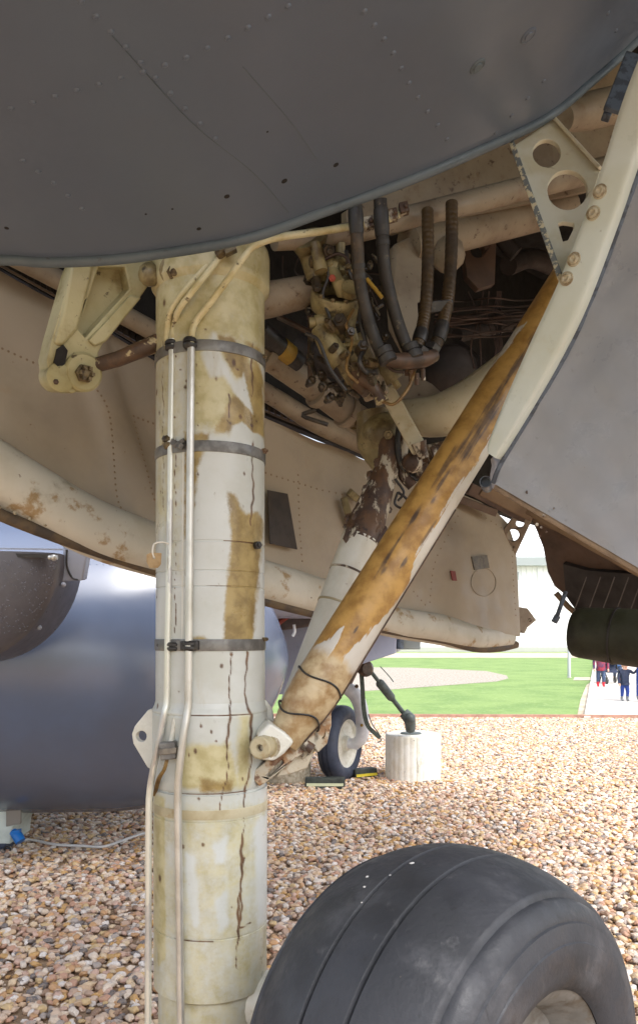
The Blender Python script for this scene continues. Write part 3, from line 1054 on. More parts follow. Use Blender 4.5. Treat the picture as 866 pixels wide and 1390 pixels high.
def small(name, px, y, d, r_px, mat, parent, ax=None, h=2.0, kind='nut'):
    mb = MB()
    p = P(px, y, d)
    r_ = pr(r_px, d)
    a = V(ax) if ax else (V((0, 0, EYE)) - p).normalized()
    if kind == 'nut':
        mb.lathe(p, a, [(-r_ * h, r_), (r_ * .5, r_), (r_ * .62, r_ * .9)], 6)
        mb.lathe(p, a, [(0, r_ * .5), (r_ * 1.1, r_ * .5), (r_ * 1.2, r_ * .4)], 12)
    else:
        mb.lathe(p, a, [(-r_ * h, r_ * 1.25), (0, r_ * 1.25), (r_ * .15, r_ * 1.15), (r_ * .18, r_ * .9), (r_ * .55, r_ * .8), (r_ * .75, r_ * .5), (r_ * .8, .0005)], 20)
    return obj(name, mb, mat, parent)


small('band_bolt', 218, 876, SD - .06, 5, M['black'], strut, (-.5, -1, 0))
small('band_bolt', 358, 580 - 96, SD - .03, 3, M['bolt'], strut, (1, -.2, 0), 4)
small('band_bolt', 359, 612, SD - .03, 4, M['rusty'], strut, (1, -.2, 0), 4)
small('band_bolt', 350, 740, SD - .075, 5.5, M['black'], strut, (.6, -1, 0), 2)
small('band_bolt', 361, 868, SD - .03, 3, M['bolt'], strut, (1, -.2, 0), 4)
for px, y, hh in ((233, 469, 14), (258, 466, 15), (231, 601, 18), (258, 877, 14), (236, 878, 12)):
    mb = MB()
    p = SP(px, y, .012)
    mb.lathe(p, (0, 0, 1), [(-pr(hh / 2, 1.9), .0125), (-pr(hh / 2, 1.9) * .6, .0165), (-.002, .0165), (-.001, .012), (.001, .012), (.002, .0165), (pr(hh / 2, 1.9) * .6, .0165), (pr(hh / 2, 1.9), .0125)], 16)
    obj('pipe_clip', mb, M['black'] if px != 231 else M['bolt'], strut)
mb = MB()
mb.bar(SP(223, 594, .014), SP(246, 606, .03), .014, .012)
mb.bar(SP(236, 606, .03), SP(250, 597, .02), .010, .012)
obj('clamp_arm', mb, M['band'], strut, bevel=.002)
mb = MB()
mb.bar(SP(246, 877, .015), SP(270, 876, .01), .022, .016)
obj('clamp_arm', mb, M['black'], strut, bevel=.003)

# pipes
def pipe(name, pts, r_px, mat, seg=12, n=6):
    mb = MB()
    mb.tube([P(*p) for p in pts], pr(r_px, 1.88), seg, n)
    return obj(name, mb, mat, strut)


d1, d2 = sdep(233, .016), sdep(258, .016)
pipe('hydraulic_pipe', [(306, 338, 1.86), (285, 366, 1.85), (262, 394, 1.84), (243, 420, 1.86), (237, 440, d1), (236, 466, d1)], 4.2, M['pipe'])
pipe('hydraulic_pipe', [(298, 342, 1.87), (272, 370, 1.86), (246, 400, 1.86), (231, 425, 1.88), (227, 450, 1.9), (227, 474, 1.905)], 4.0, M['pipe'])
pipe('hydraulic_pipe', [(350, 331, 1.83), (338, 340, 1.83), (310, 378, 1.83), (283, 414, 1.84), (266, 436, d2), (261, 450, d2), (259.5, 468, d2)], 4.4, M['pipe'])
pipe('hydraulic_pipe', [(234, 460, d1), (232.5, 560, d1), (231, 700, d1), (229, 820, d1), (227.5, 890, d1), (226.5, 950, d1), (222, 975, d1 - .005), (209, 1040, d1), (203.5, 1075, d1 + .01), (202, 1110, d1 + .01), (201.5, 1240, d1 + .01), (201, 1420, d1 + .01)], 4.8, M['halfpipe'], n=8)
pipe('hydraulic_pipe', [(259.5, 466, d2), (258.5, 600, d2), (257, 800, d2), (256, 930, d2), (255, 962, d2 - .002), (249, 1000, d2 - .012), (243, 1050, d2 - .012), (241.5, 1085, d2 - .01), (242.5, 1160, d2 - .008), (244.5, 1300, d2 - .005), (246, 1420, d2 - .004)], 5.3, M['steel'], n=8)
pipe('hydraulic_pipe', [(236, 800, d1 + .012), (238.5, 860, d1 + .012), (243, 905, d1), (243.5, 940, d1), (238, 975, d1 - .01), (232, 1010, d1 - .02)], 3.6, M['strut'] if False else M['white'])
pipe('hydraulic_pipe', [(250, 610, sdep(250, .006)), (249, 740, sdep(249, .006)), (248, 950, sdep(248, .006))], 2.4, M['white'])
mb = MB()
p = P(229, 1019, d1 - .03)
mb.box(p, (.018, 0, .002), (0, .014, 0), (-.002, 0, .02))
obj('pipe_connector', mb, M['band'], strut, bevel=.003)
mb = MB()
mb.box(p + V((0, -.004, 0)), (.0205, 0, .002), (0, .014, 0), (0, 0, .007))
obj('connector_collar', mb, M['vent'], strut, bevel=.002)
mb = MB()
for k in range(2):
    mb.tube([P(226 + k * 2, 1031, d1 - .03), P(222 + k * 2, 1045, d1 - .03), P(214 + k * 3, 1058, d1 - .01), P(209 + k * 2, 1080, d1 + .05)], .003, 6, 5)
obj('lead_wire', mb, M['goldwire'], strut)

# collar bolt
small('collar_bolt', 236, 369, sdep(236, .01), 10, M['bolt'], strut, None, 1.5)
mb = MB()
p = P(236, 367, sdep(236, .0))
mb.lathe(p, (V((0, 0, EYE)) - p), [(-.03, .034), (.0, .034), (.006, .026)], 20)
obj('collar_boss', mb, M['bayold'], strut)
mb = MB()
mb.tube([P(296, 345, 1.85), P(312, 333, 1.83)], .012, 8)
mb.box(P(312, 337, 1.83), (.012, 0, .006), (0, .01, 0), (-.004, 0, .01))
obj('pipe_bracket', mb, M['bolt'], strut)
# left lug
lp = Plane((180, 1000, 1.98), (210, 960, 1.98), (210, 1045, 1.98))
mb = MB()
mb.plate([lp.p(*p) for p in ((214, 962), (201, 964), (183, 986), (179, 997), (181, 1010), (200, 1042), (216, 1052), (230, 1052), (230, 962))], lp.n * -.03, [[lp.p(*p) for p in circ(192, 1000, 7.5, 18, 7)]])
obj('side_lug', mb, M['white'], strut, bevel=.004)

# right fitting where the brace is pinned
def platepx(poly, pl, th_, holes=(), front=0.0):
    mb = MB()
    mb.plate([pl.p(*p, front) for p in poly], pl.n * -th_, [[pl.p(*p, front) for p in h] for h in holes])
    return mb


fp = Plane((345, 1000, 1.93), (440, 1000, 1.95), (360, 1060, 1.92))
obj('brace_web', platepx([(338, 1052), (352, 1068), (362, 1062), (440, 1000), (446, 975), (436, 978), (420, 992), (385, 1016)], fp, .05, [[(360, 1054), (366, 1056), (386, 1036), (383, 1031)]]), M['rustcream'], strut, bevel=.003)
obj('brace_web', platepx([(336, 960), (362, 948), (372, 962), (376, 985), (352, 1000), (338, 975)], fp, .03, (), -.05), M['white'], strut, bevel=.003)
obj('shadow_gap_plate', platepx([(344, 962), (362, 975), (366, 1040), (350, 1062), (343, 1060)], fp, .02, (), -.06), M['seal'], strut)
obj('side_lug', platepx([(426, 990), (440, 968), (450, 966), (450, 985), (444, 1010), (432, 1022), (424, 1012)], fp, .03, [circ(437.5, 996, 7, 16, 4)], .0), M['rustcream'], strut, bevel=.003)
obj('brace_web', platepx([(388, 1030), (410, 1018), (428, 1022), (418, 1044), (396, 1052), (376, 1056)], fp, .05, (), -.02), M['rustcream'], strut, bevel=.004)
mb = MB()
mb.tube([P(405, 1022, 1.96), P(430, 1006, 1.97)], .02, 12)
mb.tube([P(412, 1010, 1.94), P(424, 1018, 1.94)], .014, 10)
obj('rusty_pin', mb, M['rusty'], strut)

# left-hand head bracket with the clevis, behind the belly edge
hp = Plane((65, 490, 1.90), (205, 350, 1.98), (100, 350, 1.88))
bk = MB()
bk.plate([hp.p(*p) for p in ((112, 330), (206, 330), (204, 384), (190, 404), (142, 462), (134, 478), (132, 504), (118, 526), (98, 534), (78, 526), (66, 505), (64, 488), (70, 462), (82, 420), (96, 370))], hp.n * -.075,
         [[hp.p(*p) for p in ((134, 362), (170, 362), (176, 392), (116, 458), (106, 446))]])
bracket = obj('clevis_bracket', bk, M['olive'], AC, bevel=.007, label='cream cast bracket with a clevis end left of the strut')
obj('bracket_web', platepx([(130, 340), (182, 340), (182, 396), (114, 466), (98, 452)], hp, .012, (), -.045), M['olive'], bracket)
obj('bracket_rib', platepx([(176, 400), (190, 404), (142, 464), (128, 470), (118, 462)], hp, .03, (), .012), M['olive'], bracket, bevel=.005)
obj('bracket_flange', platepx([(98, 340), (128, 340), (122, 380), (104, 448), (84, 470), (72, 466), (84, 420)], hp, .03, (), .010), M['olive'], bracket, bevel=.008)
obj('clevis_slot', platepx([(76, 474), (84, 468), (90, 476), (86, 494), (78, 500), (72, 492)], hp, .01, (), .012), M['dark'], bracket)
mb = MB()
p = hp.p(112, 505, .0)
mb.lathe(p, hp.n, [(-.06, .046), (.008, .046), (.014, .040), (.014, .03)], 28)
obj('clevis_boss', mb, M['olive'], bracket)
p = hp.p(82, 512, .0)
mb = MB()
mb.lathe(p, hp.n, [(-.06, .034), (.006, .034), (.012, .026)], 24)
obj('clevis_boss', mb, M['olive'], bracket)
mb = MB()
p = hp.p(111, 507, .014)
mb.lathe(p, hp.n, [(0, .022), (.012, .022), (.014, .018), (.02, .017), (.022, .004)], 6)
for k in range(6):
    a, u, w_ = basis(hp.n)
    g = k * math.pi / 3
    mb.box(p + hp.n * .024 + (u * math.cos(g) + w_ * math.sin(g)) * .014, u * .004, w_ * .004, a * .006)
obj('castle_nut', mb, M['bolt'], bracket)
small('clevis_pin', 76, 518, hp.d(76, 518) - .012, 4, M['rusty'], bracket)
mb = MB()
mb.tube([hp.p(118, 500, -.03), P(160, 487, 1.95), P(216, 464, 1.97)], [.017, .018, .021], 16)
obj('actuating_rod', mb, M['rod'], bracket, label='brown rod with flaking paint from bracket to strut')
# knob between the bracket and the collar
mb = MB()
mb.ball(P(203, 372, 1.93), .028)
mb.tube([P(196, 380, 1.95), P(212, 362, 1.93)], .018, 10)
obj('bracket_pin', mb, M['bayold'], bracket)

# ---- drag brace
BA, BB = P(383, 1008, 1.935), P(775, 380, 2.16)
bax = (BB - BA).normalized()
NB, NK = 150, 360
blen = (BB - BA).length
ts = np.linspace(0, 1, NK)
rb = np.interp(ts, [0, .03, .07, .1, .102, .106, .108, .2, .55, 1], [.040, .046, .057, .061, .0605, .0605, .0615, .0605, .0585, .056])
a, u, w_ = basis(bax)
tocam = (V((0, 0, EYE)) - BA.lerp(BB, .5)).normalized()
fr = (tocam - bax * tocam.dot(bax)).normalized()        # towards the viewer
sdv = bax.cross(fr).normalized()                        # sideways
if sdv.z > 0:
    sdv = -sdv                                          # positive = lower right edge
mb = MB()
ph = np.linspace(0, 2 * np.pi, NB, endpoint=False)
for i, t in enumerate(ts):
    c = BA.lerp(BB, t)
    for g in ph:
        mb.v.append(c + (fr * math.cos(g) + sdv * math.sin(g)) * rb[i])
for i in range(NK - 1):
    for k in range(NB):
        k2 = (k + 1) % NB
        mb.f.append((i * NB + k, i * NB + k2, (i + 1) * NB + k2, (i + 1) * NB + k))
mb.f.append(tuple(range(NB)))
mb.f.append(tuple((NK - 1) * NB + k for k in range(NB)))
brace = obj('drag_brace', mb, M['brace'], AC, smooth=50, label='thick diagonal brace with ochre paint peeling to white')
T_ = np.repeat(ts[:, None], NB, 1)
Sg = np.repeat(np.sin(ph)[None, :], NK, 0)
Cg = np.repeat(np.cos(ph)[None, :], NK, 0)
# boundary of the ochre coat on the lower right side
bt = np.array([0, .10, .14, .17, .21, .25, .30, .34, .37, .40, .46, .52, .58, .64, .70, 1.0])
bs_ = np.array([1.2, .95, .55, .25, .50, .70, .85, .95, .62, .50, .62, .56, .70, .62, .85, 1.2])
edge = np.interp(T_, bt, bs_)
och = np.clip(.5 + (edge - Sg) * 2.2, 0, 1)
och *= np.clip((T_ - .108) / .02, 0, 1)
low = np.clip((.19 - T_) / .05, 0, 1) * .9
# pale patch near the lower left, and the bare strip on the upper left edge
pale = polymask(Sg, T_ * 10, [(-1.1, 1.5), (-.55, 1.9), (-.35, 2.25), (-.2, 1.7), (-.35, 1.35), (-.7, 1.2), (-1.1, 1.2)], .3)
pale = np.maximum(pale, polymask(Sg, T_ * 10, [(-1.1, 7.5), (-.8, 7.9), (-.7, 8.6), (-1.1, 8.5)], .3))
och *= 1 - pale * .95
dkb = np.zeros_like(T_)
for (t0, s0, l_, wd) in ((.93, .1, .10, .45), (.885, .25, .08, .55), (.84, .05, .05, .3), (.80, .3, .06, .22), (.765, -.05, .05, .18), (.70, -.1, .06, .22), (.655, .1, .08, .35), (.62, .1, .08, .25), (.60, -.2, .05, .16), (.55, -.35, .05, .14), (.52, -.1, .03, .1), (.43, .55, .03, .12), (.36, .35, .012, .12), (.33, -.2, .012, .1), (.36, -.35, .05, .1), (.44, -.3, .03, .12), (.48, .0, .012, .1), (.22, .1, .01, .08)):
    dkb = np.maximum(dkb, np.clip(1.1 - np.hypot((T_ - t0) / l_, (Sg - s0) / wd) * .85, 0, 1) * .9)
dkb[Cg < 0] *= .5
grain = rng.normal(0, 1, (1, NB)).repeat(NK, 0)
coarse = rng.normal(0, 1, (NK // 9 + 2, NB))
ti = np.linspace(0, coarse.shape[0] - 1.001, NK)
i0 = ti.astype(int)
fr_ = (ti - i0)[:, None]
gr2 = coarse[i0] * (1 - fr_) + coarse[i0 + 1] * fr_
och = np.clip(och + .06 * grain * (och > .1) * (och < .95) - .10 * np.clip(gr2 - .9, 0, 2) * (och > .3), 0, 1)
dkb = np.clip(dkb * (1 + .25 * gr2) + .13 * np.clip(gr2 - .6, 0, 2) * (och > .3), 0, 1)
set_mask(brace, np.stack([och, low, dkb], -1).reshape(-1, 3))
# wire rings round the lower end
for t, rad, tilt in ((.118, .0632, .0), (.052, .0585, .25)):
    mb = MB()
    c = BA.lerp(BB, t)
    pts = [c + (fr * math.cos(g) + sdv * math.sin(g)) * rad + bax * (tilt * .03 * math.sin(g * 2) + .006 * math.sin(3 * g)) for g in np.linspace(0, 2 * math.pi, 40)]
    mb.tube(pts, .0026, 6)
    obj('lock_wire', mb, M['black'], brace)
mb = MB()
mb.tube([BA.lerp(BB, t) + sdv * (rb[int(t * (NK - 1))] + .001) + fr * .01 for t in np.linspace(.02, .5, 24)], .0022, 6)
obj('edge_bead', mb, M['copper'], brace)
# fork, pin and nut
fk = Plane((350, 1015, 1.86), (400, 985, 1.87), (360, 960, 1.86))
obj('brace_fork', platepx([(350, 998), (366, 982), (388, 996), (400, 1008), (386, 1024), (372, 1034), (354, 1032)], fk, .12), M['white'], brace, bevel=.008)
mb = MB()
p = fk.p(357, 1014, .004)
ax = (V((-.35, -1, .0))).normalized()
mb.lathe(p, ax, [(-.06, .03), (-.012, .03), (-.012, .027), (.016, .027), (.02, .023), (.02, .009), (.006, .008), (.006, .001)], 12)
obj('pivot_nut', mb, M['cream'], brace)
mb = MB()
mb.lathe(p, ax, [(.0065, .0085), (.0085, .0085), (.0085, .0005)], 12)
obj('pivot_bore', mb, M['rusty'], brace)
mb = MB()
mb.lathe(p - ax * .018, ax, [(-.006, .034), (0, .034), (.004, .03)], 24)
obj('washer', mb, M['boltlight'], brace)

# ---- second brace behind, with the rusty head
a, b = P(405, 962, 2.16), P(528, 628, 2.34)
mb = MB()
mb.tube([a, a.lerp(b, .3), a.lerp(b, .64), a.lerp(b, .645), a.lerp(b, .67)], [.052, .052, .053, .054, .054], 28)
b2 = obj('side_brace', mb, M['white'], AC, label='white tubular brace with a rusty head behind the ochre brace')
for t in (.40, .53):
    mb = MB()
    c = a.lerp(b, t)
    mb.lathe(c, b - a, [(-.003, .051), (-.003, .0545), (.003, .0545), (.003, .051)], 28)
    obj('brace_ring', mb, M['rusty'] if t > .5 else M['cream'], b2)
mb = MB()
mb.tube([a.lerp(b, .66), a.lerp(b, .75), a.lerp(b, .9), b, P(530, 600, 2.36)], [.0545, .052, .04, .034, .036], 20, 3)
obj('brace_head', mb, M['rusty'], b2, label='rust-eaten upper end of the side brace')
mb = MB()
for i in range(40):
    t = rng.uniform(.66, 1.0)
    g = rng.uniform(-1.6, 1.6)
    c = a.lerp(b, t)
    r_ = np.interp(t, [.66, .75, .9, 1], [.0545, .052, .04, .034])
    ax, u_, w_ = basis(b - a)
    fr2 = (V((0, 0, EYE)) - c).normalized()
    s2 = ax.cross(fr2).normalized()
    q_ = c + (fr2 * math.cos(g) + s2 * math.sin(g)) * (r_ + .001)
    mb.ball(q_, rng.uniform(.006, .014), (ax * 1.4, s2, fr2 * .25), 6, 4)
obj('paint_flake', mb, M['rusty'], b2, kind='stuff')

# ---- knuckle and linkage in the middle of the bay
kn = MB()
kn.tube([P(512, 560, 2.42), P(516, 600, 2.42), P(528, 635, 2.4)], [.062, .07, .045], 18, 4)
kn.ball(P(520, 590, 2.40), .07, seg=16, rings=10)
knuckle = obj('knuckle_joint', kn, M['bayold'], AC, label='stained cast knuckle joining braces and hinge tubes')
mb = MB()
mb.tube([P(545, 566, 2.45), P(610, 560, 2.4), P(690, 505, 2.42), P(760, 440, 2.5)], [.05, .066, .063, .06], 22, 5)
obj('radius_arm', mb, M['cream'], knuckle)
kp = Plane((520, 560, 2.44), (620, 520, 2.46), (560, 480, 2.5))
obj('gusset', platepx([(508, 560), (520, 500), (560, 505), (588, 520), (615, 545), (600, 560), (560, 575)], kp, .05), M['bay'], knuckle, bevel=.01)
mb = MB()
mb.bar(P(524, 528, 2.28), P(570, 612, 2.26), .046, .03)
obj('flat_link', mb, M['cream'], knuckle, bevel=.006)
mb = MB()
mb.tube([P(568, 600, 2.24), P(575, 622, 2.25)], [.022, .014], 10)
mb.ball(P(560, 628, 2.3), .03)
mb.ball(P(575, 640, 2.32), .026)
mb.tube([P(548, 590, 2.33), P(546, 640, 2.33), P(560, 660, 2.33)], .016, 10, 4)
mb.tube([P(580, 620, 2.36), P(620, 610, 2.4)], .035, 10)
obj('link_end', mb, M['rusty'], knuckle, kind='stuff')
small('knuckle_bolt', 527, 590, 2.32, 7, M['bolt'], knuckle)
mb = MB()
mb.tube([P(546, 560, 2.33), P(540, 590, 2.31), P(541, 620, 2.31), P(550, 640, 2.31)], .008, 8, 5)
obj('rubber_hose', mb, M['hose'], knuckle)
mb = MB()
mb.tube([P(540, 668, 2.3), P(552, 678, 2.3), P(548, 690, 2.3), P(536, 684, 2.3), P(540, 668, 2.3)], .004, 6, 5)
mb.tube([P(536, 650, 2.3), P(548, 668, 2.3), P(540, 680, 2.3)], .004, 6, 5)
obj('lock_wire', mb, M['black'], knuckle)

# actuator hanging from the cross beam
act = MB()
act.tube([P(418, 322, 2.02), P(424, 345, 2.05), P(432, 378, 2.06)], [.05, .034, .03], 14, 4)
act.tube([P(428, 330, 2.0), P(436, 368, 2.0)], [.014, .018], 10)
actuator = obj('actuator', act, M['bayold'], AC, label='greasy cream actuator and links hanging in the bay')
mb = MB()
c = P(456, 404, 2.05)
rax = V((.12, -.72, .68))
mb.lathe(c, rax, [(-.03, .044), (-.03, .06), (-.014, .064), (.008, .064), (.014, .060), (.014, .050), (.0, .046), (-.02, .046)], 32)
obj('actuator_ring', mb, M['bayold'], actuator)
mb = MB()
mb.lathe(c, rax, [(-.022, .047), (-.015, .047), (-.012, .03), (-.004, .026), (-.004, .001)], 24)
obj('actuator_body', mb, M['grease'], actuator)
mb = MB()
mb.lathe(c + V((.004, .03, -.045)), V((.1, -.3, 1)), [(-.05, .02), (-.035, .04), (-.01, .048), (.02, .05)], 20)
obj('actuator_body', mb, M['bayold'], actuator)
ra, ru, rw = basis(rax)
for k in range(10):
    g = k * math.pi / 5
    mb = MB()
    mb.lathe(c + (ru * math.cos(g) + rw * math.sin(g)) * .055 + ra * .012, rax, [(0, .0062), (.007, .0062), (.009, .004)], 6)
    obj('ring_bolt', mb, M['bolt'], actuator)
for pts, r_, mm in (([(432, 345), (446, 372), (438, 400), (448, 432)], .0045, 'black'), ([(470, 340), (476, 372), (492, 398), (488, 430), (498, 470)], .005, 'black'), ([(440, 352), (458, 344), (472, 352), (478, 380)], .004, 'wire'), ([(496, 470), (488, 490), (498, 505), (512, 505)], .006, 'black'), ([(500, 440), (506, 470), (530, 500), (548, 505)], .004, 'wire'), ([(415, 452), (432, 462), (448, 500), (470, 530)], .0045, 'black'), ([(480, 420), (470, 440), (478, 462), (470, 500), (486, 520)], .004, 'goldwire')):
    mb = MB()
    mb.tube([P(x, y, 2.0 + rng.uniform(-.01, .02)) for x, y in pts], r_, 7, 6)
    obj('lead_wire', mb, M[mm], actuator)
for x, y, r_, mm in ((445, 340, 9, 'grease'), (430, 388, 7, 'grease'), (476, 366, 8, 'bolt'), (462, 436, 10, 'grease'), (446, 438, 6, 'bolt'), (476, 450, 6, 'grease'), (492, 470, 8, 'grease'), (470, 480, 5, 'bolt'), (500, 492, 7, 'bolt'), (455, 470, 5, 'grease'), (504, 512, 6, 'grease'), (424, 352, 5, 'bolt'), (476, 500, 5, 'bolt')):
    small('union_nut', x, y, 2.005, r_, M[mm], actuator, (rng.normal(0, .5), -1, rng.normal(0, .5)), 2.2)
mb = MB()
mb.tube([P(452, 368, 2.02), P(460, 384, 2.0), P(466, 398, 2.02)], [.014, .016, .017], 10)
mb.lathe(P(450, 364, 2.03), (-.3, -1, .3), [(-.03, .012), (-.02, .02), (-.006, .02), (-.004, .015), (.004, .015), (.006, .021), (.014, .021), (.018, .012), (.024, .01)], 14)
mb.lathe(P(463, 362, 2.05), (.5, -1, .5), [(-.04, .018), (-.03, .026), (-.01, .026), (-.008, .02), (.0, .02), (.002, .026), (.01, .026), (.014, .014), (.026, .012)], 6)
mb.lathe(P(471, 388, 2.05), (.2, -1, .8), [(-.03, .014), (-.02, .02), (.008, .02), (.01, .014), (.02, .013)], 12)
mb.lathe(P(462, 352, 2.08), (0, -.2, 1), [(-.03, .02), (.0, .02), (.002, .026), (.012, .026), (.014, .012), (.04, .012)], 12)
mb.tube([P(446, 356, 2.06), P(440, 384, 2.06)], .012, 8)
obj('valve', mb, M['bayold'], actuator)
small('valve_nut', 451, 377, 1.99, 5, M['red'], actuator)
mb = MB()
mb.tube([P(474, 400, 2.0), P(478, 385, 2.02)], .014, 10)
mb.lathe(P(475, 393, 2.0), (.2, -1, .3), [(-.01, .012), (-.01, .022), (.01, .022), (.01, .012)], 14)
obj('valve_eye', mb, M['bayold'], actuator)
# cross pin
mb = MB()
mb.tube([P(420, 438, 2.04), P(428, 437, 2.04), P(428.5, 437, 2.04), P(440, 434, 2.04), P(462, 434, 2.05)], [.013, .013, .017, .017, .017], 12)
mb.lathe(P(459, 438, 2.03), (.3, -1, 0), [(-.03, .022), (.002, .022), (.004, .016), (-.004, .010), (-.02, .009)], 16)
obj('cross_pin', mb, M['bayold'], actuator)
# links
mb = MB()
mb.tube([P(434, 444, 2.05), P(448, 470, 2.05), P(464, 492, 2.06)], [.024, .030, .030], 14)
mb.tube([P(462, 490, 2.06), P(482, 527, 2.08)], [.016, .013], 8)
obj('link_rod', mb, M['bayold'], actuator)
mb = MB()
mb.bar(P(474, 446, 2.07), P(484, 490, 2.1), .034, .03)
mb.bar(P(486, 452, 2.1), P(506, 498, 2.12), .026, .02)
mb.bar(P(462, 470, 2.06), P(496, 462, 2.06), .012, .014)
obj('link_plate', mb, M['bayold'], actuator, bevel=.004)
mb = MB()
mb.tube([P(500, 462, 2.16), P(524, 500, 2.18), P(534, 516, 2.19)], [.02, .036, .034], 14)
mb.tube([P(532, 512, 2.19), P(541, 526, 2.2)], .01, 8)
obj('link_rod', mb, M['bayold'], actuator)
mb = MB()
mb.bar(P(484, 460, 2.16), P(512, 540, 2.2), .07, .05)
mb.bar(P(490, 506, 2.14), P(512, 520, 2.12), .04, .03)
obj('link_body', mb, M['bay'], actuator, bevel=.008)
mb = MB()
mb.lathe(P(483, 505, 2.06), (-.2, -1, .2), [(-.03, .014), (-.03, .023), (.004, .023), (.006, .012), (.01, .003)], 16)
mb.tube([P(489, 512, 2.05), P(502, 520, 2.05), P(512, 532, 2.05), P(519, 546, 2.05)], [.016, .018, .014, .018], 10, 4)
mb.tube([P(484, 520, 2.07), P(498, 533, 2.06)], .016, 10)
obj('brown_elbow', mb, M['rod'], actuator)
mb = MB()
mb.tube([P(519, 545, 2.05), P(535, 548, 2.04), P(552, 530, 2.04), P(561, 510, 2.05), P(562, 500, 2.06)], .0042, 8, 6)
obj('loop_wire', mb, M['goldwire'], actuator)
mb = MB()
mb.tube([P(498, 378, 2.0), P(512, 395, 2.0), P(519, 404, 2.0)], .005, 8)
obj('orange_lead', mb, M['yellow'], actuator)
mb = MB()
for i in range(30):
    x, y = rng.uniform(415, 520), rng.uniform(345, 560)
    mb.tube([P(x, y, 2.2), P(x + rng.normal(0, 8), y + rng.normal(8, 6), 2.2), P(x + rng.normal(4, 10), y + rng.normal(18, 8), 2.2)], rng.uniform(.003, .008), 7, 4)
for i in range(46):
    x, y = rng.uniform(418, 525), rng.uniform(345, 545)
    ax = V((rng.normal(0, .6), -1, rng.normal(0, .6)))
    r_ = rng.uniform(.006, .013)
    p = P(x, y, rng.uniform(2.06, 2.2))
    mb.lathe(p, ax, [(-.03, r_ * .6), (-.012, r_ * .6), (-.012, r_), (.004, r_), (.006, r_ * .6), (.016, r_ * .55), (.018, r_ * .3)], 6 if i % 2 else 12)
obj('small_fitting', mb, M['grease'], actuator, kind='stuff')

# hoses
hz = thing  # (no new thing: the hoses are parts of the aircraft)
un = MB()
un.tube([P(524, 487, 1.98), P(545, 490, 2.0), P(575, 487, 2.03), P(590, 482, 2.05)], [.016, .020, .021, .016], 14, 4)
union = obj('hose_union', un, M['copper'], AC)
for x, y, d, ax in ((524, 483, 1.975, (.45, 0, -1)), (560, 478, 2.01, (.4, 0, -1)), (568, 482, 2.03, (-.5, 0, -1)), (584, 478, 2.06, (-.6, 0, -1))):
    mb = MB()
    mb.lathe(P(x, y, d), ax, [(-.022, .018), (-.02, .021), (-.004, .021), (-.003, .018), (.0, .018), (.001, .0225), (.016, .0225), (.018, .018)], 6 if x > 565 else 14)
    obj('union_nut', mb, M['black'], union)
mb = MB()
for x, y in ((560, 497), (553, 500), (566, 500), (572, 496), (558, 508), (566, 512), (574, 506)):
    mb.tube([P(x, y - 6, 2.05), P(x + rng.normal(0, 3), y + 10, 2.06)], .006, 7)
obj('union_fitting', mb, M['rusty'], union, kind='stuff')


def hose(pts, r_px, mat, ferr, rib=0):
    mb = MB()
    p3 = [P(*p) for p in pts]
    rad = pr(r_px, pts[0][2])
    if rib:
        m_ = (len(p3) - 1) * 40 + 1
        mb.tube(p3, [rad * (1 + .025 * math.sin(i * 1.25)) for i in range(m_)], 14, 40)
    else:
        mb.tube(p3, rad, 16, 8)
    h = obj('hose', mb, mat, AC)
    sp_ = [V(p) for p in spline(p3, 8)]
    for f0, f1 in ferr:
        mb = MB()
        i0, i1 = int(f0 * (len(sp_) - 1)), int(f1 * (len(sp_) - 1))
        i1 = max(i1, i0 + 1)
        seg = sp_[i0:i1 + 1]
        mb.tube(seg, [rad * 1.1, rad * 1.18, rad * 1.18, rad * 1.1], 16)
        obj('ferrule', mb, M['black'], h)
    return h


hose([(482, 278, 1.9), (485, 330, 1.92), (489, 385, 1.95), (502, 440, 1.98), (518, 480, 1.99), (530, 489, 1.99)], 8.8, M['hose'], ((.0, .16), (.30, .34), (.36, .38), (.9, .97)))
hose([(516, 270, 1.95), (519, 320, 1.97), (523, 370, 1.99), (536, 425, 2.01), (552, 470, 2.02), (562, 482, 2.02)], 9.0, M['hose'], ((.05, .2), (.24, .26), (.93, .99)))
hose([(580, 285, 2.15), (581, 340, 2.13), (579, 400, 2.1), (574, 440, 2.08), (566, 470, 2.06), (555, 487, 2.05)], 8.2, M['hosebrown'], ((.66, .76),), 1)
hose([(613, 275, 2.18), (613, 330, 2.16), (609, 395, 2.13), (604, 425, 2.12), (594, 462, 2.1), (578, 486, 2.08), (566, 490, 2.06)], 8.4, M['hosebrown'], ((.58, .68),), 1)
mb = MB()
mb.bar(P(570, 418, 2.1), P(612, 414, 2.13), .03, .03)
obj('hose_clamp', mb, M['black'], AC, bevel=.004)
mb = MB()
wp = Plane((560, 300, 2.5), (545, 480, 2.4), (600, 420, 2.5))
mb = platepx([(535, 330), (560, 318), (590, 338), (585, 400), (575, 470), (556, 480), (535, 440), (530, 380)], wp, .04)
obj('bay_frame', mb, M['bay'], AC, bevel=.012)

# ---- inner door (beige) hanging beyond the strut
dp_ = Plane((0, 365, 2.42), (690, 697, 4.2), (0, 700, 2.30))


def dh(x, y):
    """pressed shape of the skin, metres towards the camera"""
    cx = 150 + (y - 560) * .33
    h = .034 * math.exp(-((x - cx) / 24) ** 4)
    h += .012 * math.exp(-((x - 300) / 40) ** 4)
    h += .05 / (1 + math.exp(-(x - 600 - (y - 760) * .12) / 6)) * (x > 500)
    h += .015 * math.exp(-((x - 470 - (y - 700) * .1) / 22) ** 4)
    h += .006 * math.sin(x * .021 + y * .013) + .004 * math.sin(x * .05 - y * .03)
    return h


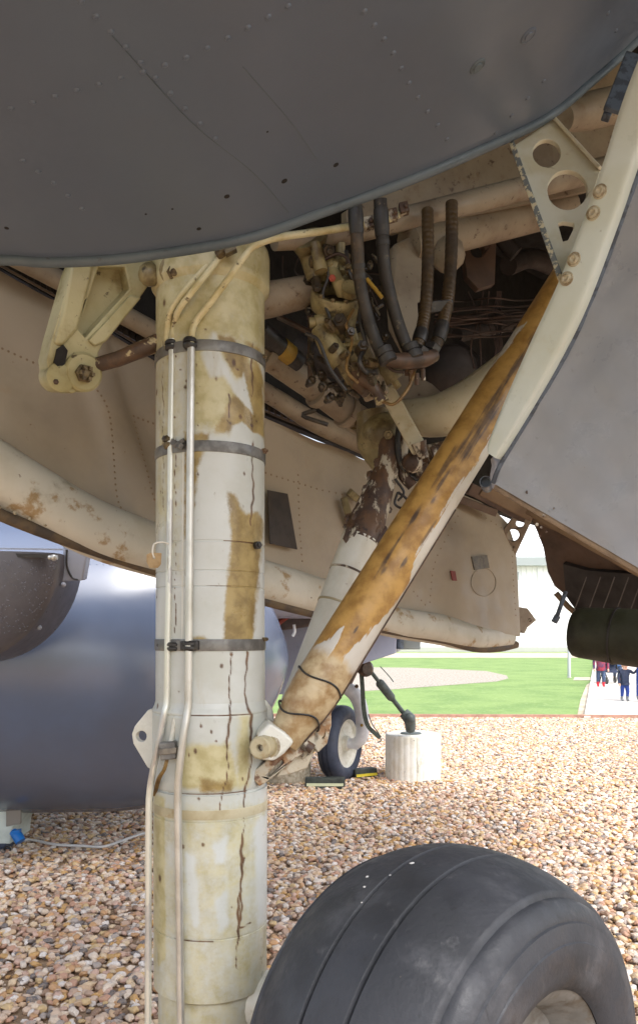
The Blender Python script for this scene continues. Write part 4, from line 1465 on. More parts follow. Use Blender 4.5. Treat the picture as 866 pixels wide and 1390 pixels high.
top = lambda x: np.interp(x, [-140, 0, 85, 210, 355, 490, 560, 640, 662, 680, 690, 693], [287, 366.5, 415.5, 489, 567, 622, 653, 684, 696, 714, 745, 800])
botl = lambda x: np.interp(x, [-140, 0, 210, 360, 440, 600, 693], [640, 680, 752, 800, 822, 852, 866])
rows = []
for x in np.r_[np.linspace(-140, 640, 110), np.linspace(646, 693, 16)]:
    rows.append([dp_.p(x, y, dh(x, y)) for y in np.linspace(top(x), botl(x), 36)])
mb = MB()
mb.grid(rows, thick=dp_.n * -.018)
door = obj('gear_door', mb, M['door'], AC, smooth=50, label='beige inner face of the large gear door behind the strut')


def doorp(x, y):
    return dp_.p(x, y, dh(x, y)), dp_.n


mb = MB()
for l, st in (([(0, 470), (60, 500), (125, 525)], 9), ([(120, 525), (140, 560), (150, 620), (160, 680), (172, 700)], 8), ([(183, 560), (190, 620), (200, 680), (212, 706)], 8), ([(180, 562), (215, 576)], 7), ([(358, 640), (420, 660), (480, 678)], 8), ([(405, 640), (408, 700), (412, 770)], 9), ([(612, 700), (590, 760), (585, 820)], 9), ([(685, 730), (688, 840)], 8), ([(640, 700), (672, 720)], 8), ([(560, 800), (580, 822)], 8)):
    rivet_line(l, st, .0042, mb, doorp, .5)
obj('rivet', mb, M['rivetbeige'], door, kind='stuff')
obj('placard', platepx([(357, 668), (384, 673), (397, 748), (360, 740)], dp_, .004, (), .028), M['placard'], door, label='dark rectangular placard beside the strut')
obj('vent_grille', platepx([(628, 759), (649, 757), (652, 774), (632, 777)], dp_, .02, (), dh(642, 767) + .008), M['vent'], door)
obj('red_mark', platepx([(603, 777), (611, 778), (614, 791), (606, 790)], dp_, .004, (), dh(608, 784) + .004), M['red'], door)
mb = MB()
mb.tube([dp_.p(x, y, dh(x, y) + .002) for x, y in circ(645, 793, 19, 40, 17) + circ(645, 793, 19, 40, 17)[:1]], .0016, 6)
obj('access_panel_ring', mb, M['door'], door)
for (x0, y0, x1, y1) in ((455, 680, 470, 700), (462, 672, 480, 664)):
    mb = MB()
    mb.bar(dp_.p(x0, y0, .05), dp_.p(x1 - 4, y1 + 20, .05), .03, .03)
    obj('door_bracket', mb, M['bayold'], door, bevel=.005)
# lip: two rolled lengths with the seal under them
def rolled(pts, hw, mat, name, k=.6, lab=None):
    """half-round moulding; pts: (px, py) centre line, hw half widths in px"""
    c = spline(pts, 8)
    hw_ = np.interp(np.linspace(0, 1, len(c)), np.linspace(0, 1, len(hw)), hw)
    rows = []
    for (x, y), h in zip(c, hw_):
        d0 = dp_.d(x, y)
        r = pr(h, d0)
        row = []
        for g in np.linspace(-1.0, 1.0, 17):
            yy_ = y + h * g
            bul = math.sqrt(max(0, 1 - abs(g) ** 2.4)) * r * k
            row.append(dp_.p(x, yy_, bul + .015 + .0 * g))
        rows.append(row)
    mb = MB()
    mb.grid(rows, thick=dp_.n * -.03)
    return obj(name, mb, mat, door, smooth=50, label=lab)


rolled([(-140, 585), (-60, 612), (0, 648), (60, 684), (130, 720), (210, 748), (300, 775), (360, 792), (430, 812), (452, 818)], [46, 46, 44, 42, 38, 34, 30, 28, 26, 14], M['lip'], 'door_lip', .8, 'pale rolled lower lip of the gear door, worn to ochre')
rolled([(425, 818), (480, 832), (540, 846), (590, 854), (640, 866), (688, 866)], [18, 20, 20, 20, 17, 13], M['lip'], 'door_lip', .8)
mb = MB()
SL = [(-140, 633), (-60, 672), (0, 703), (100, 741), (210, 777), (360, 819), (430, 836), (530, 858), (600, 870), (640, 881), (672, 881), (696, 876)]
mb.tube([dp_.p(x, y, .02) for x, y in SL], [.018, .018, .018, .02, .018], 10, 4)
obj('door_seal', mb, M['seal'], door)
mb = MB()
for l in ([(-20, 690), (100, 735), (205, 770)], [(440, 834), (520, 850), (600, 862), (650, 872), (685, 868)]):
    rivet_line(l, 22 if l[0][0] < 0 else 11, .006 if l[0][0] < 0 else .005, mb, lambda x, y: (dp_.p(x, y, .045), dp_.n), .6)
obj('seal_bolt', mb, M['boltlight'], door, kind='stuff')
# end piece sticking out to the right of the door
ep = Plane((694, 830, 4.15), (728, 845, 4.25), (700, 800, 4.15))
mb = platepx([(690, 822), (704, 824), (716, 826), (728, 842), (716, 852), (712, 860), (704, 854), (692, 856)], ep, .1)
obj('hinge_lug', mb, M['bay'], door, bevel=.012)
small('hinge_pin', 719, 842, 4.1, 3, M['rusty'], door)
mb = MB()
mb.tube([dp_.p(x, y, .02) for x, y in ((640, 690), (664, 701), (681, 718), (690, 748), (693, 800), (694, 862))], .012, 8, 4)
obj('door_end_frame', mb, M['bay'], door)
# small lattice bracket
lb = Plane((707, 690, 4.0), (724, 697, 4.0), (692, 762, 4.12))
obj('lattice_bracket', platepx([(706, 688), (725, 696), (724, 702), (696, 762), (691, 764), (683, 724), (685, 718)], lb, .02, [circ(714, 697, 4, 14), circ(706, 711, 5.8, 16), circ(696.5, 727, 8.6, 18), [(691, 741), (698, 742), (694, 749)]]), M['beigeedge'], AC, bevel=.003)

# ---- outer door on the right: grey skin, white frame, drilled bracket
rp = Plane((866, 240, 1.60), (672, 655, 1.84), (866, 772, 1.66))
skin_poly = [(867, 236), (845, 298), (798, 421), (762, 494), (727, 554), (682, 626), (670, 652), (672, 660), (866, 774), (1150, 935), (1150, -300), (1010, -140)]
mb = MB()
rows = []
L_ = spline([(1010, -140, 0), (930, 60, 0), (867, 236, 0), (845, 298, 0), (798, 421, 0), (762, 494, 0), (727, 554, 0), (682, 628, 0), (670, 656, 0)], 8)
for i, q_ in enumerate(L_):
    f_ = i / (len(L_) - 1)
    e = np.array([1250, -200 + 1195 * f_])
    if f_ > .6:
        pass
    row = []
    for t in np.linspace(0, 1, 50):
        x = q_[0] + (e[0] - q_[0]) * t
        y = q_[1] + (e[1] - q_[1]) * t
        bumpy = .0022 * math.sin(x * .05 + y * .02) * math.sin(y * .045 - x * .01) + .0012 * math.sin(x * .11) * math.sin(y * .09)
        row.append(rp.p(x, y, bumpy))
    rows.append(row)
mb.grid(rows, thick=rp.n * -.02)
odoor = obj('outer_door', mb, M['skin'], AC, smooth=50, label='lilac grey outer door skin at the right')
mb = MB()
mb.tube([rp.p(q_[0] - 1, q_[1], .0) for q_ in L_], .0055, 8)
obj('skin_edge', mb, M['skinedge'], odoor)
mb = MB()
ed = [rp.p(670 + (1250 - 670) * t, 658 + (995 - 658) * t + 2, -.012) for t in np.linspace(0, 1, 30)]
mb.tube(ed, .009, 8)
obj('door_edge', mb, M['beigeedge'], odoor)
mb = MB()
for l, st in (([(884, 250), (815, 425), (742, 570), (700, 644)], 26), ([(690, 660), (866, 762), (1000, 840)], 26)):
    rivet_line(l, st, .003, mb, lambda x, y: (rp.p(x, y, .0002), rp.n), .12)
obj('rivet', mb, M['skin'], odoor, kind='stuff')
mb = MB()
for x, y in ((738, 700), (735, 716), (729, 712), (742, 722), (733, 728), (752, 690), (716, 668)):
    mb.ball(rp.p(x, y, .0012), rng.uniform(.002, .0045), (V((1, 0, 0)), V((0, .4, 0)), V((0, 0, 1))), 6, 4)
obj('rust_spot', mb, M['rusty'], odoor, kind='stuff')
# white frame: bulging section
mb = MB()
LL = spline([(965, -180, 0), (900, 0, 0), (849, 133, 0), (820, 225, 0), (790, 310, 0), (760, 384, 0), (722, 466, 0), (690, 540, 0), (668, 597, 0), (666, 614, 0)], 8)
RR = spline([(1005, -130, 0), (950, 40, 0), (905, 130, 0), (866, 234, 0), (845, 296, 0), (800, 415, 0), (764, 488, 0), (727, 552, 0), (692, 608, 0), (680, 624, 0)], 8)
rows = []
for l, r_ in zip(LL, RR):
    row = []
    for g in np.linspace(0, 1, 15):
        x, y = l[0] + (r_[0] - l[0]) * g, l[1] + (r_[1] - l[1]) * g
        s_ = 2 * g - 1
        row.append(rp.p(x, y, .022 * math.sqrt(max(0, 1 - abs(s_) ** 7)) + .002 - .02 * (s_ < -.99)))
    rows.append(row)
mb.grid(rows, thick=rp.n * -.05)
frame = obj('door_frame', mb, M['bar'], odoor, smooth=50, label='pale rounded frame member along the outer door')
for x, y in ((820, 265), (811, 294), (785, 356), (775, 382)):
    p = rp.p(x, y, .0235)
    mb = MB()
    r_ = pr(9, 1.7)
    mb.lathe(p, rp.n, [(-.01, r_ * 1.05), (.002, r_ * 1.05), (.003, r_ * .95), (.0025, r_ * .8), (.006, r_ * .72), (.0075, r_ * .45), (.006, r_ * .3), (.006, .0004)], 20)
    obj('frame_bolt', mb, M['boltlight'], odoor)
# drilled triangular bracket
tp = Plane((698, 200, 1.88), (752, 160, 1.9), (765, 378, 1.74))
obj('drilled_bracket', platepx([(697, 197), (752, 160), (816, 228), (812, 240), (766, 380), (758, 374)], tp, .012, [circ(742, 207, 19, 28), circ(770, 257, 27, 32), [(757, 302), (765, 300), (779, 302), (779, 309), (771, 325), (764, 327)]]), M['tri'], odoor, bevel=.002, label='cream triangular bracket drilled with round lightening holes')
mb = MB()
mb.bar(tp.p(696, 200, .004), tp.p(760, 378, .004), .012, .03)
obj('bracket_flange', mb, M['chip'], odoor, bevel=.002)
mb = MB()
mb.bar(tp.p(753, 162, .003), tp.p(815, 230, .003), .008, .022)
obj('bracket_flange', mb, M['tri'], odoor, bevel=.002)
mb = MB()
mb.bar(P(866, 75, 1.9), P(836, 152, 1.86), .06, .012)
mb.bar(P(845, 100, 2.0), P(822, 160, 1.95), .02, .02)
obj('hinge_arm', mb, M['skinedge'], odoor, bevel=.003)
# tube end below the frame
mb = MB()
p = P(659, 654, 1.9)
ax = V((-.25, -1, -.05)).normalized()
mb.lathe(p, ax, [(-.1, .013), (.0, .0145), (.003, .0135), (.003, .0115), (-.02, .011), (-.02, .0005)], 18)
obj('tube_end', mb, M['skinedge'], odoor)
mb = MB()
mb.tube([P(672, 625, 1.88), P(668, 648, 1.89), P(672, 662, 1.9)], .006, 8)
mb.box(P(674, 632, 1.9), (.008, 0, .003), (0, .01, 0), (-.004, 0, .02))
obj('latch_bracket', mb, M['podlight'], odoor)
# dark rails under the outer door
mb = MB()
mb.bar(P(636, 662, 3.4), P(712, 702, 3.6), .05, .03)
mb.bar(P(610, 672, 3.7), P(672, 696, 3.9), .035, .03)
obj('hinge_rail', mb, M['brown'], AC, bevel=.004)
mb = MB()
mb.bar(P(655, 662, 3.0), P(725, 698, 3.0), .06, .04)
mb.bar(P(720, 690, 2.9), P(900, 790, 2.6), .05, .04)
obj('hinge_rail', mb, M['tan'], AC, bevel=.004)

# ---- tail fairing hanging beyond, right
tf = Plane((720, 700, 3.3), (790, 830, 3.4), (880, 760, 3.0))
fair = obj('rear_fairing', platepx([(712, 694), (745, 705), (866, 760), (1000, 820), (1000, 870), (860, 850), (792, 832), (776, 818), (750, 797), (741, 778), (735, 745), (726, 722)], tf, .25), M['brown'], AC, bevel=.02, label='brown fairing beneath the outer door at far right')
obj('tan_strip', platepx([(728, 702), (760, 716), (866, 771), (1000, 830), (1000, 800), (866, 748), (760, 700)], tf, .02, (), .03), M['tan'], fair)
lv = obj('louvre_panel', platepx([(768, 762), (800, 771), (866, 776), (1000, 780), (1000, 850), (866, 838), (790, 832), (772, 806)], tf, .02, (), .02), M['louvre'], fair)
for k in range(8):
    x = 792 + k * 19
    mb = MB()
    mb.tube([tf.p(x + 12, 776, .042), tf.p(x - 8, 830, .042)], .0022, 6)
    obj('louvre_rib', mb, M['ribline'], fair)
mb = MB()
mb.tube([tf.p(760, 800, .03), tf.p(776, 818, .03), tf.p(792, 832, .03)], .012, 8)
obj('fairing_edge', mb, M['tan'], fair)
mb = MB()
mb.tube([P(768, 803, 3.2), P(762, 820, 3.2), P(755, 840, 3.2)], .009, 8)
mb.tube([P(757, 836, 3.2), P(752, 845, 3.2)], .013, 8)
obj('drain_pipe', mb, M['skinedge'], fair)
c0, c1 = P(777, 858, 3.02), P(1000, 880, 2.7)
mb = MB()
L3 = (c1 - c0).length
mb.lathe(c0, c1 - c0, [(0, .05), (.004, .078), (.015, .09), (.04, .0945), (.2, .103), (L3, .11)], 40)
drum = obj('tank_drum', mb, M['drum'], fair, label='green-black cylindrical tank end at the right edge')
mb = MB()
mb.lathe(c0.lerp(c1, .28), c1 - c0, [(0, .095), (0, .1045), (.006, .1045), (.006, .095)], 40)
obj('tank_ring', mb, M['louvre'], fair)

# ---- main wheel (front tyre), axle fixed to the leg's foot
WAZ = R(46)
Fd = V((math.sin(WAZ), math.cos(WAZ), 0))
Ad = V((math.cos(WAZ), -math.sin(WAZ), 0))
TR = .452
WC = V((.266, 1.70, TR))
hw = .175
pf = []
for s_, r_ in [(-.205, .22), (-.225, .27), (-.232, .31), (-.225, .35), (-.205, .375), (-.185, .392)]:
    pf.append((s_, r_))


def crown(s_):
    return .44 - .052 * (abs(s_) / (.185 if s_ < 0 else .214)) ** 2.2


gv = (-.02, .075)
for s_ in np.linspace(-.18, .204, 300):
    r_ = crown(s_)
    for g in gv:
        r_ -= .013 * math.exp(-((s_ - g) / .0042) ** 6)
    pf.append((s_, r_))
pf += [(0.2080, .389), (0.2110, .380), (0.2180, .379), (0.2300, .372), (0.2450, .350), (0.2460, .343), (0.2510, .341), (0.2590, .315), (0.2595, .309), (0.2630, .307), (0.2640, .285), (0.2625, .28), (0.2590, .25), (0.2490, .225), (0.2360, .215)]
tm = MB()
mb = MB()
mb.lathe(WC, Ad, [(-.2, .05), (-.2, .20), (-.205, .222), (-.17, .222), (-.15, .20), (.15, .20), (.19, .222), (.233, .222), (.22, .20), (.16, .17), (.14, .09), (.17, .07), (.17, .01)], 48)
wheel = obj('wheel', mb, M['hubgrey'], AC)
tm.lathe(WC, Ad, [(a_, r_ * TR / .44) for a_, r_ in pf], 160, cap=False)
tyre = obj('tyre', tm, M['tyre'], wheel, smooth=40, label='black smooth aircraft tyre with circumferential grooves')
mb = MB()
for (sx, an) in ((.0, 20), (-.03, 26), (.012, 13), (-.004, 31), (-.05, 22)):
    g = R(an)
    dirr = V((0, 0, 1)) * math.cos(g) - Fd * math.sin(g)
    p = WC + Ad * (sx - .02) + dirr * (crown(sx - .02) * TR / .44 + .001)
    a, u, w_ = basis(dirr)
    mb.ball(p, rng.uniform(.002, .0042), (u, w_ * rng.uniform(.6, 1.4), a * .35), 7, 4)
obj('grit_speck', mb, M['cable'], tyre, kind='stuff')
mb = MB()
mb.lathe(WC, Ad, [(-.36, .045), (-.14, .045)], 20)
mb.tube([WC - Ad * .33 , V((SX + .02, SD, .47))], .07, 20)
obj('axle', mb, M['white'], AC)

# ------------------------------------------------------------------ tag on the pipe
tg = thing('luggage_tag', 'small manila card tag tied to the pipe left of the strut', 'tag', tuple(P(209, 775, 1.88)))
mb = platepx([(199, 753), (205, 750), (219, 751), (218, 766), (214, 771), (203, 771), (199, 763)], Plane((199, 750, 1.87), (219, 750, 1.86), (209, 771, 1.87)), .002, [circ(209, 757, 2.2, 10)])
obj('card', mb, M['cardboard'], tg, smooth=0)
mb = MB()
mb.tube([P(209, 757, 1.865), P(207, 748, 1.865), P(210, 738, 1.87), P(221, 736, 1.88), P(229, 738, 1.88)], .002, 6, 5)
obj('string', mb, M['string'], tg)

# ------------------------------------------------------------------ pod
A0, A1 = P(-420, 880, 5.0), P(392, 897, 5.75)
pd = thing('fuel_pod', 'large glossy blue-grey pod slung low over the gravel behind the strut', 'pod', (P(0, 880, 5.3).x, 5.3, 0))
pax = (A1 - A0)
pl = pax.length
RP = 1.03
prof = [(t, RP) for t in np.linspace(0, pl - 1.25, 10)]
for t in np.linspace(0.03, 1, 40):
    prof.append((pl - 1.25 + 1.25 * t, max(RP * (1 - t ** 2.4) ** .72, .004)))
mb = MB()
mb.lathe(A0, pax, prof, 96)
pod = obj('pod_body', mb, M['pod'], pd, smooth=60)
cc = P(-62, 752, 3.95)
mb = MB()
rows = []
for i in range(33):
    g = math.pi * i / 32
    row = []
    for j in range(13):
        f_ = j / 12
        rad = pr(145, 3.95) * math.sin(f_ * math.pi / 2)
        row.append(cc + V((math.cos(g) * rad, -.16 * math.cos(f_ * math.pi / 2), -math.sin(g) * rad * 1.04)))
    rows.append(row)
mb.grid(rows, thick=(0, .35, 0))
cap = obj('end_cap', mb, M['cap'], pd, smooth=60, label='dark grey rounded cap beaded with raindrops at the left edge')
mb = MB()
for i in range(260):
    x, y = rng.uniform(-5, 78), rng.uniform(760, 860)
    q_ = ((x + 62) / 145) ** 2 + ((y - 752) / 150) ** 2
    if q_ > .93:
        continue
    d = 3.95 - .16 * math.sqrt(max(0, 1 - q_))
    mb.ball(P(x, y, d), rng.uniform(.0015, .0036), (V((1, 0, 0)), V((0, .4, 0)), V((0, 0, 1))), 6, 4)
obj('raindrop', mb, M['drop'], cap, kind='stuff')
mb = MB()
mb.bar(P(-60, 752, 3.82), P(66, 755, 3.86), .018, .03)
obj('cap_slot', mb, M['black'], cap)
mb = MB()
mb.ball(P(73, 757, 3.82), .016)
mb.tube([P(66, 757, 3.83), P(78, 757, 3.83)], .011, 8)
obj('cap_latch', mb, M['steel'], cap)
mb = MB()
mb.bar(P(-60, 744, 3.85), P(85, 746, 3.9), .008, .01)
obj('cap_rail', mb, M['podlight'], cap)
bp_ = Plane((85, 745, 4.0), (120, 745, 4.0), (100, 790, 4.02))
obj('mounting_bracket', platepx([(86, 730), (122, 730), (112, 788), (80, 790), (84, 770)], bp_, .08), M['podlight'], pd, bevel=.008)
mb = MB()
mb.tube([bp_.p(91, 746, .004), bp_.p(91, 768, .004), bp_.p(98, 784, .004), bp_.p(106, 787, .004)], .005, 6, 4)
obj('bracket_groove', mb, M['black'], pd)
def pod_pt(px, py):
    o, d = V((0, 0, EYE)), P(px, py, 1) - V((0, 0, EYE))
    ax_ = pax.normalized()
    d1_, o1_ = d - ax_ * d.dot(ax_), (o - A0) - ax_ * (o - A0).dot(ax_)
    a_, b_, c_ = d1_.dot(d1_), 2 * d1_.dot(o1_), o1_.dot(o1_) - RP * RP
    t_ = (-b_ - math.sqrt(max(b_ * b_ - 4 * a_ * c_, 0))) / (2 * a_)
    p_ = o + d * t_
    n_ = (p_ - A0) - ax_ * (p_ - A0).dot(ax_)
    return p_, n_.normalized()


mb = MB()
for l in ([(112, 757), (150, 758), (212, 762)],):
    mb.tube([p_ + n_ * .001 for p_, n_ in (pod_pt(*q_) for q_ in l)], .003, 6, 6)
obj('panel_seam', mb, M['cap'], pod)
mb = MB()
for l in ([(118, 766), (150, 767), (208, 771)],):
    rivet_line(l, 9, .004, mb, pod_pt, .35)
obj('rivet', mb, M['pod'], pod, kind='stuff')
mb = MB()
mb.ball(P(86, 794, 4.0), .014)
mb.ball(P(53, 852, 4.0), .014)
obj('rivet', mb, M['podlight'], pd, kind='stuff')
# pylon that carries the pod from the aircraft (over it, behind the door)
mb = MB()
mb.box(V((A0.lerp(A1, .35).x, 5.35, 2.35)), (1.1, .1, 0), (0, .35, 0), (0, 0, .55))
obj('pylon', mb, M['podlight'], pd, bevel=.05)

# ------------------------------------------------------------------ parked aircraft behind
NW = G(470, 1060)
pk = thing('parked_aircraft', 'second grey aircraft behind the brace with white cranked nose leg', 'aircraft', tuple(NW))
DX = 7.6
naz = R(64)
nax = V((math.sin(naz), -math.cos(naz), 0))      # axle, towards right and camera
R2 = .355
NC = V((P(462, 1010, DX).x, DX, R2))
mb = MB()
mb.lathe(NC, nax, [(-.07, .02), (-.07, .20), (-.08, .235), (-.05, .235), (.05, .235), (.085, .24), (.078, .22), (.05, .20), (.03, .12), (.045, .075), (.085, .07), (.09, .05), (.09, .004)], 40)
nw = obj('nose_wheel', mb, M['rimwhite'], pk)
mb = MB()
mb.lathe(NC, nax, [(-.07, .225), (-.095, .26), (-.098, .29), (-.085, .325), (-.055, .348), (-.03, R2), (-.028, .348), (-.02, .348), (-.018, R2), (.018, R2), (.02, .348), (.028, .348), (.03, R2), (.055, .348), (.085, .325), (.098, .29), (.095, .26), (.08, .225)], 64, cap=False)
obj('tyre', mb, M['tyre2'], nw)
hub = NC + nax * .13
mb = MB()
mb.tube([hub + V((0, 0, -.02)), P(491, 1000, 7.5), P(491, 968, 7.5), P(483, 945, 7.52), P(466, 930, 7.55), P(450, 918, 7.6)], [.05, .06, .065, .068, .065, .06], 18, 6)
mb.tube([NC + nax * .06, hub + nax * .05], .05, 16)
obj('cranked_fork', mb, M['forkwhite'], pk, label='white cranked fork of the nose wheel')
small('fork_bolt', 491, 985, 7.42, 2.2, M['yellow'], pk)
small('fork_bolt', 484, 932, 7.42, 3, M['rusty'], pk)
mb = MB()
mb.tube([P(470, 925, 7.5), P(480, 905, 7.5)], .06, 14)
mb.lathe(P(497, 908, 7.3), (.4, -1, 0), [(-.08, .06), (.0, .075), (.03, .05)], 20)
obj('leg_fitting', mb, M['copper'], pk)
mb = MB()
gpn = Plane((380, 900, 6.9), (538, 870, 6.7), (450, 850, 6.8))
obj('belly_box', platepx([(330, 842), (430, 850), (538, 860), (537, 887), (500, 899), (452, 914), (420, 936), (375, 944), (330, 944)], gpn, .7), M['belly2'], pk, bevel=.02, label='flat lilac grey underside box of the second aircraft')
obj('belly_skin', platepx([(330, 800), (560, 800), (560, 838), (440, 846), (410, 852), (330, 862)], Plane((360, 830, 6.6), (540, 830, 6.6), (400, 860, 6.6)), 1.2), M['dkbrown'], pk, bevel=.03)
mb = MB()
mb.tube([P(372, 852, 6.5), P(386, 840, 6.5), P(398, 833, 6.5)], .02, 8, 4)
obj('red_stripe', mb, M['red'], pk)
mb = MB()
mb.tube([P(399, 848, 6.45), P(400, 858, 6.45), P(397, 864, 6.45)], .012, 8, 3)
obj('hook', mb, M['forkwhite'], pk)
mb = MB()
mb.bar(P(540, 873, 6.9), P(569, 873, 6.9), .11, .2)
obj('tail_box', mb, M['gutter'], pk, bevel=.01)
mb = MB()
mb.tube([P(543, 868, 6.75), P(543, 881, 6.75)], .03, 10)
obj('tail_pipe', mb, M['skinedge'], pk)
mb = MB()
mb.box(V((P(430, 850, 7.6).x, 7.6, 1.95)), (1.0, .3, 0), (-.4, 1.2, 0), (0, 0, .45))
obj('fuselage', mb, M['belly2'], pk, bevel=.2)

fw = thing('far_wheel', 'small distant white-hubbed wheel standing on the far gravel strip', 'wheel', tuple(G(466, 925)))
c = G(466, 921)
FC = V((c.x, c.y, .36))
mb = MB()
fax = V((.75, -.66, 0))
mb.lathe(FC, fax, [(-.1, .02), (-.1, .2), (.1, .22), (.08, .1), (.12, .05), (.12, .005)], 24)
obj('hub', mb, M['forkwhite'], fw)
mb = MB()
mb.lathe(FC, fax, [(-.1, .2), (-.13, .28), (-.08, .35), (0, .36), (.08, .35), (.13, .28), (.1, .22)], 32, cap=False)
obj('tyre', mb, M['tyre2'], fw)
mb = MB()
mb.tube([FC - fax * .3, FC - fax * .3 + V((0, 0, 1.1)), FC + V((0, 0, 1.6)) - fax * .3], .07, 12)
mb.tube([FC - fax * .34, FC], .05, 10)
obj('leg', mb, M['forkwhite'], fw)

# chocks
def chock(name_label, px0, px1, py0, dep, stripe, slope):
    a, b = G(px0, py0), G(px1, py0 + slope)
    mid = (a + b) / 2
    t = thing('wheel_chock', name_label, 'chock', tuple(mid), 'rubber chocks at the nose wheel')
    ax = (b - a) / 2
    ax.z = 0
    n_ = V((0, 0, 1)).cross(ax.normalized())
    if n_.y > 0:
        n_ = -n_
    mb = MB()
    L_ = ax.length
    mb.plate([mid - ax + n_ * .07, mid - ax + n_ * .05 + V((0, 0, .1)), mid - ax - n_ * .05 + V((0, 0, .1)), mid - ax - n_ * .09], ax * 2)
    obj('chock_body', mb, M['chock'], t, bevel=.008)
    mb = MB()
    mb.box(mid + n_ * .0635 + V((0, 0, .045)), ax * .92, n_ * .003, V((0, 0, .012)) - n_ * .002)
    obj('stripe', mb, stripe, t)
    return t


chock('dark rubber chock with a pale stripe in front of the nose wheel', 414, 468, 1071, 7.2, M['cream_stripe'], 0)
chock('dark rubber chock with a yellow stripe behind the nose wheel', 478, 508, 1059, 7.6, M['yellow_stripe'], -3)

# white concrete block with flutes
cb = G(560.5, 1058)
bc = thing('concrete_block', 'white fluted round concrete block with dark stains on the gravel', 'block', tuple(cb))
mb = MB()
zt = EYE - (996 - HY) / F * cb.y
r0 = pr(37.5, cb.y)
rows = []
prof = [(0, 1.0), (zt * .96, 1.0), (zt * .985, .99), (zt, .965)]
seg = 240
for z, k in prof:
    for i in range(seg):
        g = 2 * math.pi * i / seg
        fl = 1 - .022 * abs(math.sin(g * 20)) ** .6 * 0 - .02 * (1 - abs(math.cos(g * 15)) ** 6 * 1.0) * 0
        fl = 1 + .018 * (abs(math.sin(g * 14)) ** .5 - 1)
        mb.v.append(V((cb.x + r0 * k * fl * math.cos(g), cb.y + r0 * k * fl * math.sin(g), z)))
for i in range(len(prof) - 1):
    for k in range(seg):
        k2 = (k + 1) % seg
        mb.f.append((i * seg + k, i * seg + k2, (i + 1) * seg + k2, (i + 1) * seg + k))
mb.f.append(tuple((len(prof) - 1) * seg + k for k in range(seg)))
obj('block_body', mb, M['concrete'], bc)
mb = MB()
mb.lathe(cb + V((-.02, -.02, zt)), (0, 0, 1), [(-.01, .1), (.008, .1), (.012, .09), (.012, .03), (.02, .028), (.02, .001)], 20)
obj('anchor_plate', mb, M['tie'], bc)
b2_ = G(390, 1062)
rb2 = thing('anchor_block', 'rough pebble-faced concrete block half hidden behind the strut fitting', 'block', tuple(b2_))
mb = MB()
mb.lathe(b2_, (0, 0, 1), [(0, .22), (.3, .22), (.33, .2)], 28)
obj('block_body', mb, M['pebbledash'], rb2)
mb = MB()
mb.lathe(b2_ + V((0, 0, .33)), (0, 0, 1), [(-.01, .05), (.02, .05), (.02, .02), (.06, .02), (.06, .001)], 14)
obj('anchor_ring', mb, M['tie'], rb2)

# tie-down
td = thing('tie_down', 'grey-green turnbuckle tie-down running from aircraft to the white block', 'tie-down', tuple(cb + V((-.02, 0, zt))))
t0, t1 = P(494, 900, 7.3), P(553, 975, 7.5)
mb = MB()
mb.tube([t0, t0.lerp(t1, .35)], .018, 10)
mb.tube([t0.lerp(t1, .33), t0.lerp(t1, .36), t0.lerp(t1, .62), t0.lerp(t1, .66)], [.03, .042, .04, .026], 14)
mb.tube([t0.lerp(t1, .64), t1], .022, 10)
obj('turnbuckle', mb, M['tie'], td)
mb = MB()
mb.tube([P(548, 968, 7.48), P(556, 976, 7.46), P(557, 984, 7.46), P(557, 991, 7.5)], [.05, .06, .05, .045], 14)
mb.ball(P(556, 976, 7.42), .055)
obj('shackle', mb, M['tie'], td)
mb = MB()
pts = [P(x, y, 7.35) for x, y in ((490, 905), (492, 935), (494, 965), (499, 985), (508, 995), (516, 1002))]
sp_ = [V(p) for p in spline(pts, 6)]
for s_, t_ in zip(sp_[:-1], sp_[1:]):
    mb.bar(s_, t_, .04, .006)
obj('strap', mb, M['strap'], td)
mb = MB()
mb.tube([P(x, y, 7.4) for x, y in ((500, 970), (506, 985), (514, 996), (517, 1006), (512, 1008))], .006, 6, 6)
mb.tube([P(x, y, 7.4) for x, y in ((516, 905), (528, 918), (534, 926))], .005, 6, 6)
obj('cord', mb, M['tie'], td)

# ground cart at the left edge with blue plug
gc = G(8, 1160)
gd = gc.y
cart = thing('power_cart', 'pale green service box with a blue plug at the left edge of the gravel', 'service box', tuple(gc))
mb = MB()
x0, x1 = P(-60, 0, gd).x, P(24, 0, gd).x
zt2 = EYE - (1087 - HY) / F * gd
mb.plate([(x0, gd, .06), (P(14, 0, gd).x, gd, .06), (P(16, 0, gd).x, gd, .16), (x1, gd, .22), (x1, gd, zt2), (x0, gd, zt2)], (0, .35, 0))
obj('cabinet', mb, M['box'], cart, bevel=.01)
obj('panel', platepx([(8, 1101), (28, 1098), (28, 1119), (8, 1123)], Plane((8, 1101, gd - .02), (28, 1098, gd - .02), (8, 1123, gd - .02)), .02), M['boxpanel'], cart, bevel=.004)
mb = MB()
mb.tube([P(18, 1130, gd - .03), P(24, 1136, gd - .05), P(28, 1143, gd - .06)], [.025, .034, .032], 14)
mb.box(P(22, 1130, gd - .05), (.025, 0, .006), (0, .02, 0), (0, 0, .012))
obj('blue_plug', mb, M['blue'], cart)
mb = MB()
mb.tube([P(4, 1162, gd), P(8, 1150, gd - .03), P(14, 1152, gd - .03), P(13, 1162, gd - .02)], .006, 8, 5)
obj('lead', mb, M['black'], cart)
mb = MB()
mb.lathe(V((P(2, 0, gd).x, gd + .06, .06)), (1, 0, 0), [(-.03, .02), (-.03, .06), (.03, .06), (.03, .02)], 18)
mb.lathe(V((P(-50, 0, gd).x, gd + .06, .06)), (1, 0, 0), [(-.03, .02), (-.03, .06), (.03, .06), (.03, .02)], 18)
